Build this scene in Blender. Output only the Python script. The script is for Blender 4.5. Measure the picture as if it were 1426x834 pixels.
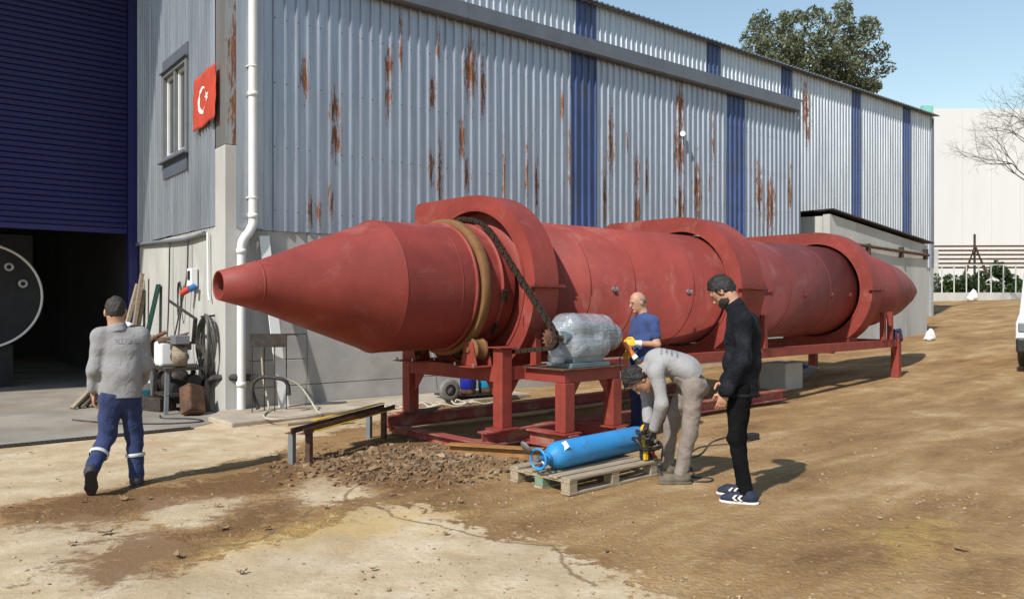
import bpy, math, random
import numpy as np
from mathutils import Vector, Matrix

# ------------------------------------------------------------------ scene, camera, light
for o in list(bpy.data.objects): bpy.data.objects.remove(o)
S = bpy.context.scene
COL = S.collection
R = math.radians
random.seed(7); RNG = np.random.default_rng(7)

cam_d = bpy.data.cameras.new('camera'); cam = bpy.data.objects.new('camera', cam_d); COL.objects.link(cam)
cam.location = (0, 0, 1.55); cam.rotation_euler = (R(90), 0, 0)
cam_d.sensor_width = 36; cam_d.lens = 1100/1426*36; cam_d.shift_y = 8/1426
cam_d.clip_start = .05; cam_d.clip_end = 3000
S.camera = cam

SUN_AZ = Vector((-.56, -.83, 0)).normalized(); SUN_EL = R(43)
w = bpy.data.worlds.new('World'); S.world = w; w.use_nodes = True
nt = w.node_tree; bg = nt.nodes['Background']
sky = nt.nodes.new('ShaderNodeTexSky'); sky.sky_type = 'NISHITA'; sky.sun_disc = False
sky.sun_elevation = SUN_EL; sky.sun_rotation = math.atan2(SUN_AZ.x, SUN_AZ.y) % (2*math.pi)
sky.air_density = 1.6; sky.dust_density = .15; sky.ozone_density = 1.5
nt.links.new(sky.outputs[0], bg.inputs[0]); bg.inputs[1].default_value = .122
sun_d = bpy.data.lights.new('sun', 'SUN'); sun = bpy.data.objects.new('sun', sun_d); COL.objects.link(sun)
sun_d.energy = 4.5; sun_d.angle = R(1.1); sun_d.color = (1, .955, .89)
sun.rotation_euler = (-(SUN_AZ*math.cos(SUN_EL) + Vector((0, 0, math.sin(SUN_EL))))).to_track_quat('-Z', 'Y').to_euler()
sun.location = (-20, -25, 30)
S.view_settings.view_transform = 'Standard'; S.view_settings.look = 'None'
S.view_settings.exposure = 0.25; S.view_settings.gamma = 1; S.view_settings.use_curve_mapping = False

# ------------------------------------------------------------------ helpers
def V(*a): return Vector(a)
class MB:
    """collects shapes; build() links them as one mesh object"""
    def __init__(s): s.v = []; s.f = []; s.sm = []
    def add(s, vs, fs, smooth=False):
        n = len(s.v); s.v += [tuple(p) for p in vs]; s.f += [tuple(i+n for i in f) for f in fs]; s.sm += [smooth]*len(fs); return s
    def box(s, p0, p1):
        (x0, y0, z0), (x1, y1, z1) = p0, p1
        return s.add([(x0,y0,z0),(x1,y0,z0),(x1,y1,z0),(x0,y1,z0),(x0,y0,z1),(x1,y0,z1),(x1,y1,z1),(x0,y1,z1)],
                     [(3,2,1,0),(4,5,6,7),(0,1,5,4),(1,2,6,5),(2,3,7,6),(3,0,4,7)])
    def frame(s, p, q, up=(0,0,1)):
        p, q = Vector(p), Vector(q); d = (q-p).normalized(); u = Vector(up)
        if abs(d.dot(u)) > .98: u = Vector((1, 0, 0))
        x = d.cross(u).normalized(); y = x.cross(d).normalized()
        return p, q, d, x, y
    def beam(s, p, q, wd, ht, up=(0,0,1), wd2=None, ht2=None):
        p, q, d, x, y = s.frame(p, q, up); wd2 = wd2 or wd; ht2 = ht2 or ht
        vs = [c + x*(sx*W/2) + y*(sy*Hh/2) for c, W, Hh in ((p, wd, ht), (q, wd2, ht2)) for sx, sy in ((-1,-1),(1,-1),(1,1),(-1,1))]
        return s.add(vs, [(0,1,2,3),(7,6,5,4),(1,0,4,5),(2,1,5,6),(3,2,6,7),(0,3,7,4)])
    def ibeam(s, p, q, wd, ht, tw=.012, tf=.016, up=(0,0,1)):
        p, q, d, x, y = s.frame(p, q, up); a, b, c = wd/2, ht/2, tw/2
        pr = [(-a,-b),(a,-b),(a,-b+tf),(c,-b+tf),(c,b-tf),(a,b-tf),(a,b),(-a,b),(-a,b-tf),(-c,b-tf),(-c,-b+tf),(-a,-b+tf)]
        vs = [e + x*i + y*j for e in (p, q) for i, j in pr]; n = 12
        fs = [(i, (i+1) % n, n+(i+1) % n, n+i)[::-1] for i in range(n)]
        for o in (0, n):
            caps = [(0,1,2,11),(3,4,9,10),(5,6,7,8),(2,3,10,11),(4,5,8,9)]
            fs += [tuple(o+i for i in (f if o == 0 else f[::-1])) for f in caps]
        return s.add(vs, fs)
    def cyl(s, p, q, r0, r1=None, n=16, caps=True, smooth=True):
        p, q, d, x, y = s.frame(p, q); r1 = r0 if r1 is None else r1
        vs = [c + x*(r*math.cos(2*math.pi*i/n)) + y*(r*math.sin(2*math.pi*i/n)) for c, r in ((p, r0), (q, r1)) for i in range(n)]
        s.add(vs, [(i, (i+1) % n, n+(i+1) % n, n+i)[::-1] for i in range(n)], smooth)
        if caps:
            s.add(vs[:n], [tuple(range(n))]); s.add(vs[n:], [tuple(range(n))[::-1]])
        return s
    def lathe(s, prof, o=(0,0,0), d=(1,0,0), n=64, smooth=True, up=(0,0,1)):
        """prof = [(along, radius)...]"""
        o = Vector(o); _, _, d, x, y = s.frame(o, o+Vector(d), up)
        m = len(prof)
        vs = [o + d*a + x*(r*math.cos(2*math.pi*i/n)) + y*(r*math.sin(2*math.pi*i/n)) for a, r in prof for i in range(n)]
        fs = [(k*n+i, k*n+(i+1) % n, (k+1)*n+(i+1) % n, (k+1)*n+i)[::-1] for k in range(m-1) for i in range(n)]
        return s.add(vs, fs, smooth)
    def tube(s, pts, r, n=8, smooth=True, closed=False, caps=True):
        pts = [Vector(p) for p in pts]; m = len(pts); rs = r if isinstance(r, (list, tuple)) else [r]*m
        prev = None; vs = []
        for i, p in enumerate(pts):
            d = (pts[(i+1) % m]-pts[i-1]) if closed else (pts[min(i+1, m-1)]-pts[max(i-1, 0)])
            d.normalize()
            if prev is None:
                u = Vector((0,0,1)) if abs(d.z) < .9 else Vector((1,0,0)); x = d.cross(u).normalized()
            else:
                x = (prev - d*prev.dot(d)).normalized()
            prev = x; y = d.cross(x)
            vs += [p + x*(rs[i]*math.cos(2*math.pi*k/n)) + y*(rs[i]*math.sin(2*math.pi*k/n)) for k in range(n)]
        rng = m if closed else m-1
        fs = [(i*n+k, i*n+(k+1) % n, ((i+1) % m)*n+(k+1) % n, ((i+1) % m)*n+k) for i in range(rng) for k in range(n)]
        s.add(vs, fs, smooth)
        if caps and not closed:
            s.add(vs[:n], [tuple(range(n))[::-1]]); s.add(vs[-n:], [tuple(range(n))])
        return s
    def prism(s, poly, o, x, y, depth):
        """poly in (x,y) axes at origin o, extruded along x cross y by depth"""
        o, x, y = Vector(o), Vector(x), Vector(y); z = x.cross(y).normalized()*depth; n = len(poly)
        vs = [o + x*a + y*b for a, b in poly] + [o + x*a + y*b + z for a, b in poly]
        return s.add(vs, [tuple(range(n))[::-1], tuple(range(n, 2*n))] + [(i, (i+1) % n, n+(i+1) % n, n+i) for i in range(n)])
    def ring_prism(s, outer, inner, o, x, y, depth, smooth=False):
        """closed band between two equally long outlines"""
        o, x, y = Vector(o), Vector(x), Vector(y); z = x.cross(y).normalized()*depth; n = len(outer)
        L = [o+x*a+y*b for a, b in outer] + [o+x*a+y*b for a, b in inner]; L = L + [p+z for p in L]
        fs = []
        for i in range(n):
            j = (i+1) % n
            s_ = [(i, n+i, n+j, j), (2*n+i, 2*n+j, 3*n+j, 3*n+i)]
            fs += s_
        s.add(L, fs, False)
        s.add(L, [(i, (i+1) % n, 2*n+(i+1) % n, 2*n+i) for i in range(n)], smooth)
        s.add(L, [(n+i, 3*n+i, 3*n+(i+1) % n, n+(i+1) % n) for i in range(n)], smooth)
        return s
    def build(s, name, mat=None, parent=None, bevel=0, loc=None, rot=None):
        me = bpy.data.meshes.new(name); me.from_pydata(s.v, [], s.f)
        me.polygons.foreach_set('use_smooth', s.sm); me.update()
        return link(name, me, mat, parent, bevel, loc, rot)
def link(name, me, mat=None, parent=None, bevel=0, loc=None, rot=None):
    o = bpy.data.objects.new(name, me); COL.objects.link(o)
    if mat and not me.materials: me.materials.append(mat)
    if parent: o.parent = parent
    if loc is not None: o.location = loc
    if rot is not None: o.rotation_euler = rot
    if bevel:
        b = o.modifiers.new('bevel', 'BEVEL'); b.width = bevel; b.segments = 2; b.limit_method = 'ANGLE'; b.angle_limit = R(40)
    return o
def tag(o, label=None, cat=None, group=None, kind=None):
    if label: o['label'] = label
    if cat: o['category'] = cat
    if group: o['group'] = group
    if kind: o['kind'] = kind
    return o
def empty(name, loc=(0,0,0), rz=0):
    o = bpy.data.objects.new(name, None); COL.objects.link(o); o.location = loc; o.rotation_euler = (0, 0, rz); o.empty_display_size = .1
    return o
def g(x, y):
    """height of the yard: level in front, rising gently towards the far right"""
    p = .45*x + .85*y - 12.8
    if p > 0: q = p*p/(p+2.0)
    else: q = 0
    return .052*min(q, 60)
def on(x, y, dz=0): return (x, y, g(x, y)+dz)

# ------------------------------------------------------------------ materials
def nodes_of(name):
    m = bpy.data.materials.new(name); m.use_nodes = True; t = m.node_tree
    return m, t, t.nodes['Principled BSDF']
def N(t, typ, **kw):
    n = t.nodes.new(typ)
    for k, v in kw.items(): setattr(n, k, v)
    return n
def noise_tex(t, scale, detail=5, rough=.55, stretch=None, coord='Object', dist=0):
    tc = t.nodes.get('TC') or N(t, 'ShaderNodeTexCoord', name='TC')
    n = N(t, 'ShaderNodeTexNoise'); n.inputs['Scale'].default_value = scale; n.inputs['Detail'].default_value = detail
    n.inputs['Roughness'].default_value = rough; n.inputs['Distortion'].default_value = dist
    src = tc.outputs[coord]
    if stretch:
        mp = N(t, 'ShaderNodeMapping'); mp.inputs['Scale'].default_value = stretch; t.links.new(src, mp.inputs[0]); src = mp.outputs[0]
    t.links.new(src, n.inputs['Vector']); return n
def ramp(t, src, stops):
    r = N(t, 'ShaderNodeValToRGB'); e = r.color_ramp.elements
    while len(e) < len(stops): e.new(.5)
    for k, (p, c) in zip(e, stops): k.position = p; k.color = (*c, 1) if isinstance(c, tuple) else (c, c, c, 1)
    t.links.new(src, r.inputs[0]); return r.outputs[0]
def mix(t, fac, a, b, typ='MIX'):
    m = N(t, 'ShaderNodeMix', data_type='RGBA', blend_type=typ)
    for i, x in ((0, fac), (6, a), (7, b)):
        if hasattr(x, 'is_linked'): t.links.new(x, m.inputs[i])
        elif i == 0: m.inputs[0].default_value = x
        else: m.inputs[i].default_value = (*x[:3], 1)
    return m.outputs[2]
def mth(t, op, a, b=0.0, clamp=False):
    m = N(t, 'ShaderNodeMath', operation=op, use_clamp=clamp)
    for i, x in enumerate((a, b)):
        if hasattr(x, 'is_linked'): t.links.new(x, m.inputs[i])
        else: m.inputs[i].default_value = x
    return m.outputs[0]
def bump(t, b, height, strength, dist=.01):
    n = N(t, 'ShaderNodeBump'); n.inputs['Strength'].default_value = strength; n.inputs['Distance'].default_value = dist
    t.links.new(height, n.inputs['Height']); t.links.new(n.outputs[0], b.inputs['Normal'])
def pm(name, col, rough=.6, metal=0.0, var=.18, scale=6, col2=None, amt=0.0, scale2=3, thr=.55, bmp=.15, bscale=60, bdist=.004, stretch=None, spec=.5, soft=.12):
    """plain weathered surface: base colour with broad variation, a second colour in noise patches, fine relief"""
    m, t, b = nodes_of(name)
    c0 = tuple(x*(1-var) for x in col); c1 = tuple(min(1, x*(1+var)) for x in col)
    c = ramp(t, noise_tex(t, scale, 4, .6, stretch).outputs['Fac'], [(.3, c0), (.7, c1)])
    if col2:
        f = ramp(t, noise_tex(t, scale2, 5, .65, stretch).outputs['Fac'], [(thr, 0.0), (min(1, thr+soft), amt)])
        c = mix(t, f, c, col2)
    t.links.new(c, b.inputs['Base Color'])
    b.inputs['Metallic'].default_value = metal; b.inputs['Specular IOR Level'].default_value = spec
    rn = noise_tex(t, scale*3, 2)
    t.links.new(mth(t, 'ADD', mth(t, 'MULTIPLY', rn.outputs['Fac'], .25), rough-.12), b.inputs['Roughness'])
    if bmp: bump(t, b, noise_tex(t, bscale, 3).outputs['Fac'], bmp, bdist)
    return m
M = {}
def primer(name, col):
    """red oxide primer on rolled plate: chalky patches, scuffs, thin runs, shallow dents"""
    m, t, b = nodes_of(name)
    c = ramp(t, noise_tex(t, 1.3, 5, .62).outputs['Fac'], [(.3, tuple(x*.72 for x in col)), (.7, tuple(x*1.22 for x in col))])
    c = mix(t, ramp(t, noise_tex(t, 1.9, 6, .7, dist=.6).outputs['Fac'], [(.54, 0.0), (.72, .62)]), c, (.32, .125, .10))
    c = mix(t, ramp(t, noise_tex(t, 5, 5, .7, (3.5, 1, .35)).outputs['Fac'], [(.62, 0.0), (.74, .32)]), c, (.16, .035, .028))
    c = mix(t, ramp(t, noise_tex(t, 38, 4, .75, (.3, 1, 1)).outputs['Fac'], [(.66, 0.0), (.72, .45)]), c, (.42, .22, .17))
    t.links.new(c, b.inputs['Base Color']); b.inputs['Specular IOR Level'].default_value = .35
    t.links.new(mth(t, 'ADD', mth(t, 'MULTIPLY', noise_tex(t, 3, 4).outputs['Fac'], .3), .45), b.inputs['Roughness'])
    hh = mth(t, 'ADD', noise_tex(t, 1.6, 2).outputs['Fac'], mth(t, 'MULTIPLY', noise_tex(t, 60, 2).outputs['Fac'], .03))
    bump(t, b, hh, .35, .04)
    return m
M['red'] = primer('red_primer', (.235, .040, .030))
M['red_frame'] = pm('red_primer_frame', (.235, .035, .023), .6, var=.2, scale=4, col2=(.24, .11, .06), amt=.6, scale2=5, thr=.6, bmp=.15)
M['red_dusty'] = pm('red_primer_dusty', (.27, .05, .045), .7, var=.25, scale=3, col2=(.30, .2, .12), amt=.7, scale2=4, thr=.5, bmp=.25)
M['rust'] = pm('rust', (.085, .043, .026), .85, var=.4, scale=9, col2=(.17, .075, .035), amt=.8, scale2=6, thr=.5, bmp=.5, bscale=120)
M['rust_orange'] = pm('rust_orange', (.20, .095, .032), .8, metal=.1, var=.25, scale=5, col2=(.11, .055, .026), amt=.7, scale2=5, thr=.52, bmp=.35, bscale=120)
M['chain'] = pm('oily_chain_steel', (.055, .038, .028), .5, metal=.5, var=.4, scale=30, bmp=.3)
M['dark_steel'] = pm('dark_steel', (.06, .052, .048), .6, metal=.5, var=.35, scale=14, col2=(.16, .07, .03), amt=.8, scale2=12, thr=.55)
M['black'] = pm('black_plastic', (.018, .018, .02), .5, var=.2)
M['rubber'] = pm('black_rubber', (.028, .026, .025), .7, var=.3, scale=20, col2=(.12, .1, .08), amt=.5, thr=.5)
M['galv_plain'] = pm('grey_flashing', (.13, .15, .18), .45, metal=.25, var=.12, scale=3, bmp=.08)
M['steel'] = pm('bare_steel', (.36, .36, .36), .4, metal=.8, var=.2, scale=12)
M['concrete'] = pm('concrete_wall', (.40, .385, .36), .9, var=.14, scale=1.7, col2=(.23, .215, .195), amt=.75, scale2=1.3, thr=.5, soft=.3, bmp=.3, bscale=35, bdist=.008)
M['concrete_light'] = pm('concrete_light', (.44, .43, .40), .9, var=.14, scale=1.2, col2=(.27, .255, .23), amt=.75, scale2=.9, thr=.52, soft=.25, bmp=.25, bscale=30, bdist=.008, stretch=(1, 1, .35))
M['apron'] = pm('apron_concrete', (.40, .34, .26), .92, var=.2, scale=2, col2=(.25, .18, .11), amt=.8, scale2=1.6, thr=.48, soft=.2, bmp=.4, bscale=45, bdist=.01)
M['white_pvc'] = pm('white_pvc', (.70, .70, .68), .45, var=.05, scale=3, col2=(.42, .37, .30), amt=.5, scale2=4, thr=.62, bmp=.03)
M['white_paint'] = pm('white_paint', (.74, .74, .72), .55, var=.06, scale=2, bmp=.04)
M['blue_paint'] = pm('blue_paint', (.009, .011, .10), .5, var=.15, scale=5, bmp=.05)
M['shutter_blue'] = pm('blue_shutter', (.006, .009, .085), .5, var=.12, scale=3, col2=(.005, .007, .035), amt=.6, scale2=2, thr=.5, stretch=(.3, 1, 3), bmp=.05)
M['wood'] = pm('weathered_wood', (.24, .185, .125), .85, var=.3, scale=3, stretch=(1, 14, 14), col2=(.33, .29, .23), amt=.7, scale2=4, thr=.5, bmp=.5, bscale=12)
M['wood_pallet'] = pm('pallet_wood', (.33, .265, .18), .88, var=.28, scale=2.5, stretch=(1.2, 12, 12), col2=(.22, .17, .12), amt=.7, scale2=3, thr=.5, bmp=.5, bscale=10)
M['interior'] = pm('near_black_interior', (.02, .02, .023), .9, var=.3, scale=1.5)  # base tone lowered to near-black so the interior stays dark
M['gas_blue'] = pm('gas_bottle_blue', (.03, .24, .55), .4, var=.1, scale=4, col2=(.10, .13, .16), amt=.8, scale2=7, thr=.58, bmp=.05)
M['yellow'] = pm('yellow_plastic', (.62, .36, .015), .45, var=.12, scale=8)
M['orange'] = pm('orange_plastic', (.62, .16, .02), .45, var=.1, scale=8)
M['grey_metal'] = pm('grey_blue_casting', (.13, .17, .19), .5, metal=.1, var=.12, scale=6, bmp=.12)
M['glass'] = pm('dark_window_glass', (.03, .035, .04), .12, var=.1, bmp=0, spec=.8)
M['alu'] = pm('grey_window_frame', (.16, .17, .18), .5, var=.12, scale=4)
M['flag_red'] = pm('flag_cloth', (.44, .05, .025), .9, var=.15, scale=4, bmp=.2, bscale=20)
M['flag_white'] = pm('flag_white', (.78, .75, .70), .85, var=.05)
M['hose'] = pm('pale_hose', (.42, .38, .30), .6, var=.2, scale=6)
M['dry_leaf'] = pm('dry_leaf', (.23, .14, .07), .85, var=.35, scale=9)
M['white_bag'] = pm('white_sack', (.72, .71, .68), .7, var=.08, bmp=.5, bscale=14, bdist=.03)
M['navy_cloth'] = pm('navy_cloth', (.018, .025, .07), .9, var=.2, bmp=.3)

def galv(name, rust, base=(.43, .475, .56), dark=(.29, .32, .385), pitch=.18):
    """galvanised sheet, dull streaks and rust patches at given (x, z, half width, half height)"""
    m, t, b = nodes_of(name)
    str1 = noise_tex(t, 3.0, 5, .6, (4, 1, .18))
    c = ramp(t, str1.outputs['Fac'], [(.3, dark), (.68, base)])
    big = noise_tex(t, .9, 4, .5, (1, 1, .5))
    c = mix(t, mth(t, 'MULTIPLY', big.outputs['Fac'], .4), c, tuple(x*.75 for x in base))
    spk = noise_tex(t, 26, 4, .6, (1, 1, .4))
    c = mix(t, ramp(t, spk.outputs['Fac'], [(.64, 0.0), (.72, .5)]), c, (.16, .14, .13))
    tc = t.nodes['TC']; md = None
    for (x, z, rx, rz) in rust:
        a = N(t, 'ShaderNodeVectorMath', operation='SUBTRACT'); t.links.new(tc.outputs['Object'], a.inputs[0]); a.inputs[1].default_value = (x, 0, z)
        s_ = N(t, 'ShaderNodeVectorMath', operation='MULTIPLY'); t.links.new(a.outputs[0], s_.inputs[0]); s_.inputs[1].default_value = (1/rx, 0, 1/rz)
        l = N(t, 'ShaderNodeVectorMath', operation='LENGTH'); t.links.new(s_.outputs[0], l.inputs[0])
        md = l.outputs['Value'] if md is None else mth(t, 'MINIMUM', md, l.outputs['Value'])
    if md is not None:
        inside = mth(t, 'SUBTRACT', 1.0, md)                                   # 1 in the middle of a patch, 0 at its rim
        n1 = noise_tex(t, 17, 6, .74, (2.2, 1, .24)); 
        k = mth(t, 'ADD', mth(t, 'MULTIPLY', mth(t, 'MAXIMUM', inside, -1.0), .55), mth(t, 'MULTIPLY', mth(t, 'SUBTRACT', n1.outputs['Fac'], .5), 2.6))
        f = ramp(t, k, [(.20, 0.0), (.30, 1.0)])
        halo = ramp(t, k, [(-.0, 0.0), (.28, .6)])
        c = mix(t, halo, c, (.33, .29, .28))
        rc = ramp(t, noise_tex(t, 14, 6, .7, (1, 1, .3)).outputs['Fac'], [(.3, (.085, .033, .018)), (.52, (.19, .072, .03)), (.75, (.36, .18, .09))])
        c = mix(t, f, c, rc)
        t.links.new(mth(t, 'ADD', mth(t, 'MULTIPLY', f, .42), .45), b.inputs['Roughness'])
        t.links.new(mth(t, 'MULTIPLY', mth(t, 'SUBTRACT', 1.0, f), .74), b.inputs['Metallic'])
    else:
        b.inputs['Roughness'].default_value = .42; b.inputs['Metallic'].default_value = .6
    t.links.new(c, b.inputs['Base Color'])
    bump(t, b, noise_tex(t, 4, 3, .5, (1, 1, .3)).outputs['Fac'], .12, .02)
    return m
M['blue_sheet'] = pm('blue_translucent_sheet', (.042, .072, .19), .4, var=.25, scale=1.2, col2=(.06, .072, .11), amt=.75, scale2=1.1, thr=.5, soft=.15, stretch=(1, 1, .5), bmp=.05)

# ------------------------------------------------------------------ ground
def axis_vals(fine0, fine1, step, lo, hi, grow=1.22):
    a = list(np.arange(fine0, fine1+1e-6, step)); s_ = step; x = fine0
    while x > lo: s_ *= grow; x -= s_; a.insert(0, x)
    s_ = step; x = fine1
    while x < hi: s_ *= grow; x += s_; a.append(x)
    return np.array(a)
def vnoise(x, y, seed, f):
    r = np.random.default_rng(seed); out = 0
    for k in range(6):
        th = r.uniform(0, 2*np.pi); ff = f*r.uniform(.6, 1.7); out = out + np.sin((x*np.cos(th)+y*np.sin(th))*ff + r.uniform(0, 6.28) + 1.3*np.sin((y*np.cos(th*1.7)-x*np.sin(th*1.7))*ff*.6))
    return out/6
def in_poly(px, py, poly):
    ins = np.zeros(px.shape, bool); n = len(poly)
    for i in range(n):
        x0, y0 = poly[i]; x1, y1 = poly[(i+1) % n]
        if y0 == y1: continue
        c = ((y0 > py) != (y1 > py)) & (px < (x1-x0)*(py-y0)/(y1-y0)+x0); ins ^= c
    return ins
def poly_dist(px, py, poly):
    d = np.full(px.shape, 1e9); n = len(poly)
    for i in range(n):
        ax, ay = poly[i]; bx, by = poly[(i+1) % n]; dx, dy = bx-ax, by-ay; L = dx*dx+dy*dy+1e-9
        u = np.clip(((px-ax)*dx+(py-ay)*dy)/L, 0, 1); d = np.minimum(d, np.hypot(px-ax-u*dx, py-ay-u*dy))
    return np.where(in_poly(px, py, poly), d, -d)
GROUND_CONCRETE = [[(-3.78, 5.38), (-3.47, 5.59), (-3.01, 5.88), (-2.12, 5.14), (-2.04, 4.61), (-1.75, 5.01), (-1.42, 5.33), (-1.08, 6.13), (-0.63, 6.09), (-0.32, 5.5), (-0.11, 5.28), (0.27, 5.14), (0.39, 4.87), (0.61, 4.55), (0.82, 4.17), (0.87, 3.59), (-3.63, 3.59)], [(-1.82, 6.39), (-1.81, 7.05), (-1.67, 7.26), (-1.06, 6.53), (-1.6, 6.02)], [(-3.01, 6.39), (-2.24, 6.43), (-2.01, 6.09), (-2.14, 5.45), (-2.58, 5.54)], [(-18.16, 17.95), (-11.64, 22.73), (-4.4, 12.63), (-3.03, 11.37), (-1.87, 13.43), (-1.48, 11.37), (-2.37, 9.22), (-2.49, 8.24), (-2.76, 7.93), (-3.49, 6.58), (-3.95, 6.09), (-5.48, 5.41)]]
GROUND_DARK = [[(-3.84, 6.09), (-3.46, 6.53), (-2.84, 6.9), (-2.11, 7.93), (-1.88, 8.53), (-1.9, 6.69), (-2.61, 6.2), (-2.96, 5.5), (-3.55, 5.63)], [(-2.7, 4.55), (-2.66, 5.38), (-2.12, 5.5), (-2.16, 6.2), (-1.71, 6.43), (-1.62, 5.68), (-2.02, 5.25), (-2.0, 4.55), (-2.24, 4.37)], [(-2.04, 7.93), (-1.36, 9.74), (-0.09, 7.93), (-0.57, 6.69), (-1.01, 6.43), (-1.57, 7.1)]]
GROUND_YELLOW = [[(-2.11, 5.01), (-1.55, 5.82), (-0.85, 6.09), (-0.39, 5.94), (-0.74, 5.33), (-1.45, 5.09), (-1.88, 4.67)], [(2.29, 5.33), (3.08, 5.88), (2.95, 5.09), (2.31, 4.74)]]
CRACKS = [[(-2.29, 4.91), (-2.04, 5.06), (-1.79, 5.14), (-1.68, 5.25), (-1.5, 6.02), (-1.07, 6.43)], [(-1.0, 6.02), (-0.86, 5.78), (-0.36, 5.45), (-0.06, 5.17), (0.27, 5.09), (0.29, 4.87), (0.36, 4.55), (0.46, 4.37)], [(-1.31, 6.2), (-1.37, 6.56), (-1.32, 6.82)]]
xs = axis_vals(-8, 9, .07, -600, 900); ys = axis_vals(3.0, 13, .07, -60, 1500)
X, Y = np.meshgrid(xs, ys)
p = .45*X + .85*Y - 12.8; q = np.where(p > 0, p*p/(np.abs(p)+2), 0); Z = .052*np.minimum(q, 60)
near = np.clip((16-np.hypot(X-1, Y-8))/4, 0, 1)
def soft_mask(polys, w_):
    m_ = np.zeros(X.shape)
    for pl in polys: m_ = np.maximum(m_, np.clip(.5+poly_dist(X, Y, pl)/(2*w_), 0, 1))
    return m_
mc = soft_mask(GROUND_CONCRETE, .26); mdk = soft_mask(GROUND_DARK, .34); my = soft_mask(GROUND_YELLOW, .4)
Z = Z + near*(1-np.clip(mc*1.6, 0, 1))*(.012*vnoise(X, Y, 3, 2.2)+.007*vnoise(X, Y, 4, 7)+.004*vnoise(X, Y, 5, 17)) + near*.003*vnoise(X, Y, 6, 3)
for w0, dp in ((-3.2, .022), (-3.02, -.010), (-4.75, .024), (-4.55, -.012), (-2.1, .016), (-5.4, .02), (-1.0, .012)):    # wheel ruts running along the yard
    wv_ = -.6756*X + .7373*Y - 6.1 + .10*vnoise(X, Y, 9, .7) - (w0+.35*np.sin((X+Y)*.21+w0)); al_ = .7373*X + .6756*Y
    Z = Z - near*dp*np.exp(-(wv_/.11)**2)*np.clip((al_-4.3)/1.5, 0, 1)*(.6+.5*vnoise(X, Y, 12, 2.4))*(1-np.clip(mc*1.4, 0, 1))
Z = Z + .05*np.exp(-(((X+.95)/.75)**2+((Y-7.75)/.5)**2))*(1+.6*vnoise(X, Y, 21, 8))
nx, ny = len(xs), len(ys)
verts = np.stack([X, Y, Z], -1).reshape(-1, 3)
idx = np.arange(nx*ny).reshape(ny, nx)
faces = np.stack([idx[:-1, :-1], idx[:-1, 1:], idx[1:, 1:], idx[1:, :-1]], -1).reshape(-1, 4)
me = bpy.data.meshes.new('ground'); me.vertices.add(len(verts)); me.vertices.foreach_set('co', verts.ravel())
me.loops.add(faces.size); me.loops.foreach_set('vertex_index', faces.ravel()); me.polygons.add(len(faces))
me.polygons.foreach_set('loop_start', np.arange(0, faces.size, 4)); me.polygons.foreach_set('use_smooth', np.ones(len(faces), bool)); me.update(); me.validate()
at = me.color_attributes.new('surface', 'FLOAT_COLOR', 'POINT')
at.data.foreach_set('color', np.stack([mc, mdk, my, np.ones_like(mc)], -1).reshape(-1).astype(np.float32))
m, t, b = nodes_of('yard_surface')
va = N(t, 'ShaderNodeVertexColor', layer_name='surface'); sep = N(t, 'ShaderNodeSeparateColor'); t.links.new(va.outputs[0], sep.inputs[0])
n_big = noise_tex(t, .55, 4, .6, dist=.6); n_mid = noise_tex(t, 2.4, 5, .65, dist=.3); n_fine = noise_tex(t, 22, 4, .7); n_grit = noise_tex(t, 130, 2, .6); n_edge = noise_tex(t, 4.5, 6, .72, dist=.5)
n_trk = noise_tex(t, .9, 6, .66, (.5, 1.7, 1), dist=.25); t.nodes[-1]
mp = [n for n in t.nodes if n.type == 'MAPPING'][-1]; mp.vector_type = 'TEXTURE'; mp.inputs['Scale'].default_value = (1.9, .62, 1); mp.inputs['Rotation'].default_value = (0, 0, R(40))
dirt = ramp(t, n_trk.outputs['Fac'], [(.33, (.18, .097, .038)), (.44, (.295, .172, .070)), (.54, (.40, .252, .112)), (.67, (.57, .415, .23))])
dirt = mix(t, ramp(t, n_mid.outputs['Fac'], [(.42, 0.0), (.62, .55)]), dirt, (.31, .177, .07))
dirt = mix(t, ramp(t, n_grit.outputs['Fac'], [(.35, .45), (.6, 0.0)]), dirt, (.20, .125, .065))
dirt = mix(t, ramp(t, n_fine.outputs['Fac'], [(.56, 0.0), (.68, .4)]), dirt, (.52, .43, .31))
conc = ramp(t, n_mid.outputs['Fac'], [(.3, (.41, .30, .175)), (.52, (.55, .435, .28)), (.72, (.64, .55, .41))])
conc = mix(t, ramp(t, n_fine.outputs['Fac'], [(.30, .5), (.5, 0.0)]), conc, (.30, .235, .16))
conc = mix(t, ramp(t, n_big.outputs['Fac'], [(.45, 0.0), (.6, .6)]), conc, (.34, .25, .15)); conc = mix(t, ramp(t, n_grit.outputs['Fac'], [(.34, .4), (.52, 0.0)]), conc, (.27, .19, .11))
def edge(ch, lo=.44, hi=.56, amp=.75):
    k = mth(t, 'ADD', sep.outputs[ch], mth(t, 'MULTIPLY', mth(t, 'SUBTRACT', mth(t, 'ADD', mth(t, 'MULTIPLY', n_edge.outputs['Fac'], .75), mth(t, 'MULTIPLY', n_fine.outputs['Fac'], .25)), .5), amp*4.2))
    return ramp(t, k, [(lo, 0.0), (hi, 1.0)])
wetd = mix(t, n_fine.outputs['Fac'], (.12, .062, .027), (.21, .112, .048))
c = mix(t, edge(0), dirt, conc)
c = mix(t, mth(t, 'MULTIPLY', edge(2, .3, .9), .5), c, (.50, .335, .10))
c = mix(t, mth(t, 'MULTIPLY', edge(1, .38, .66), .85), c, wetd)
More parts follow.
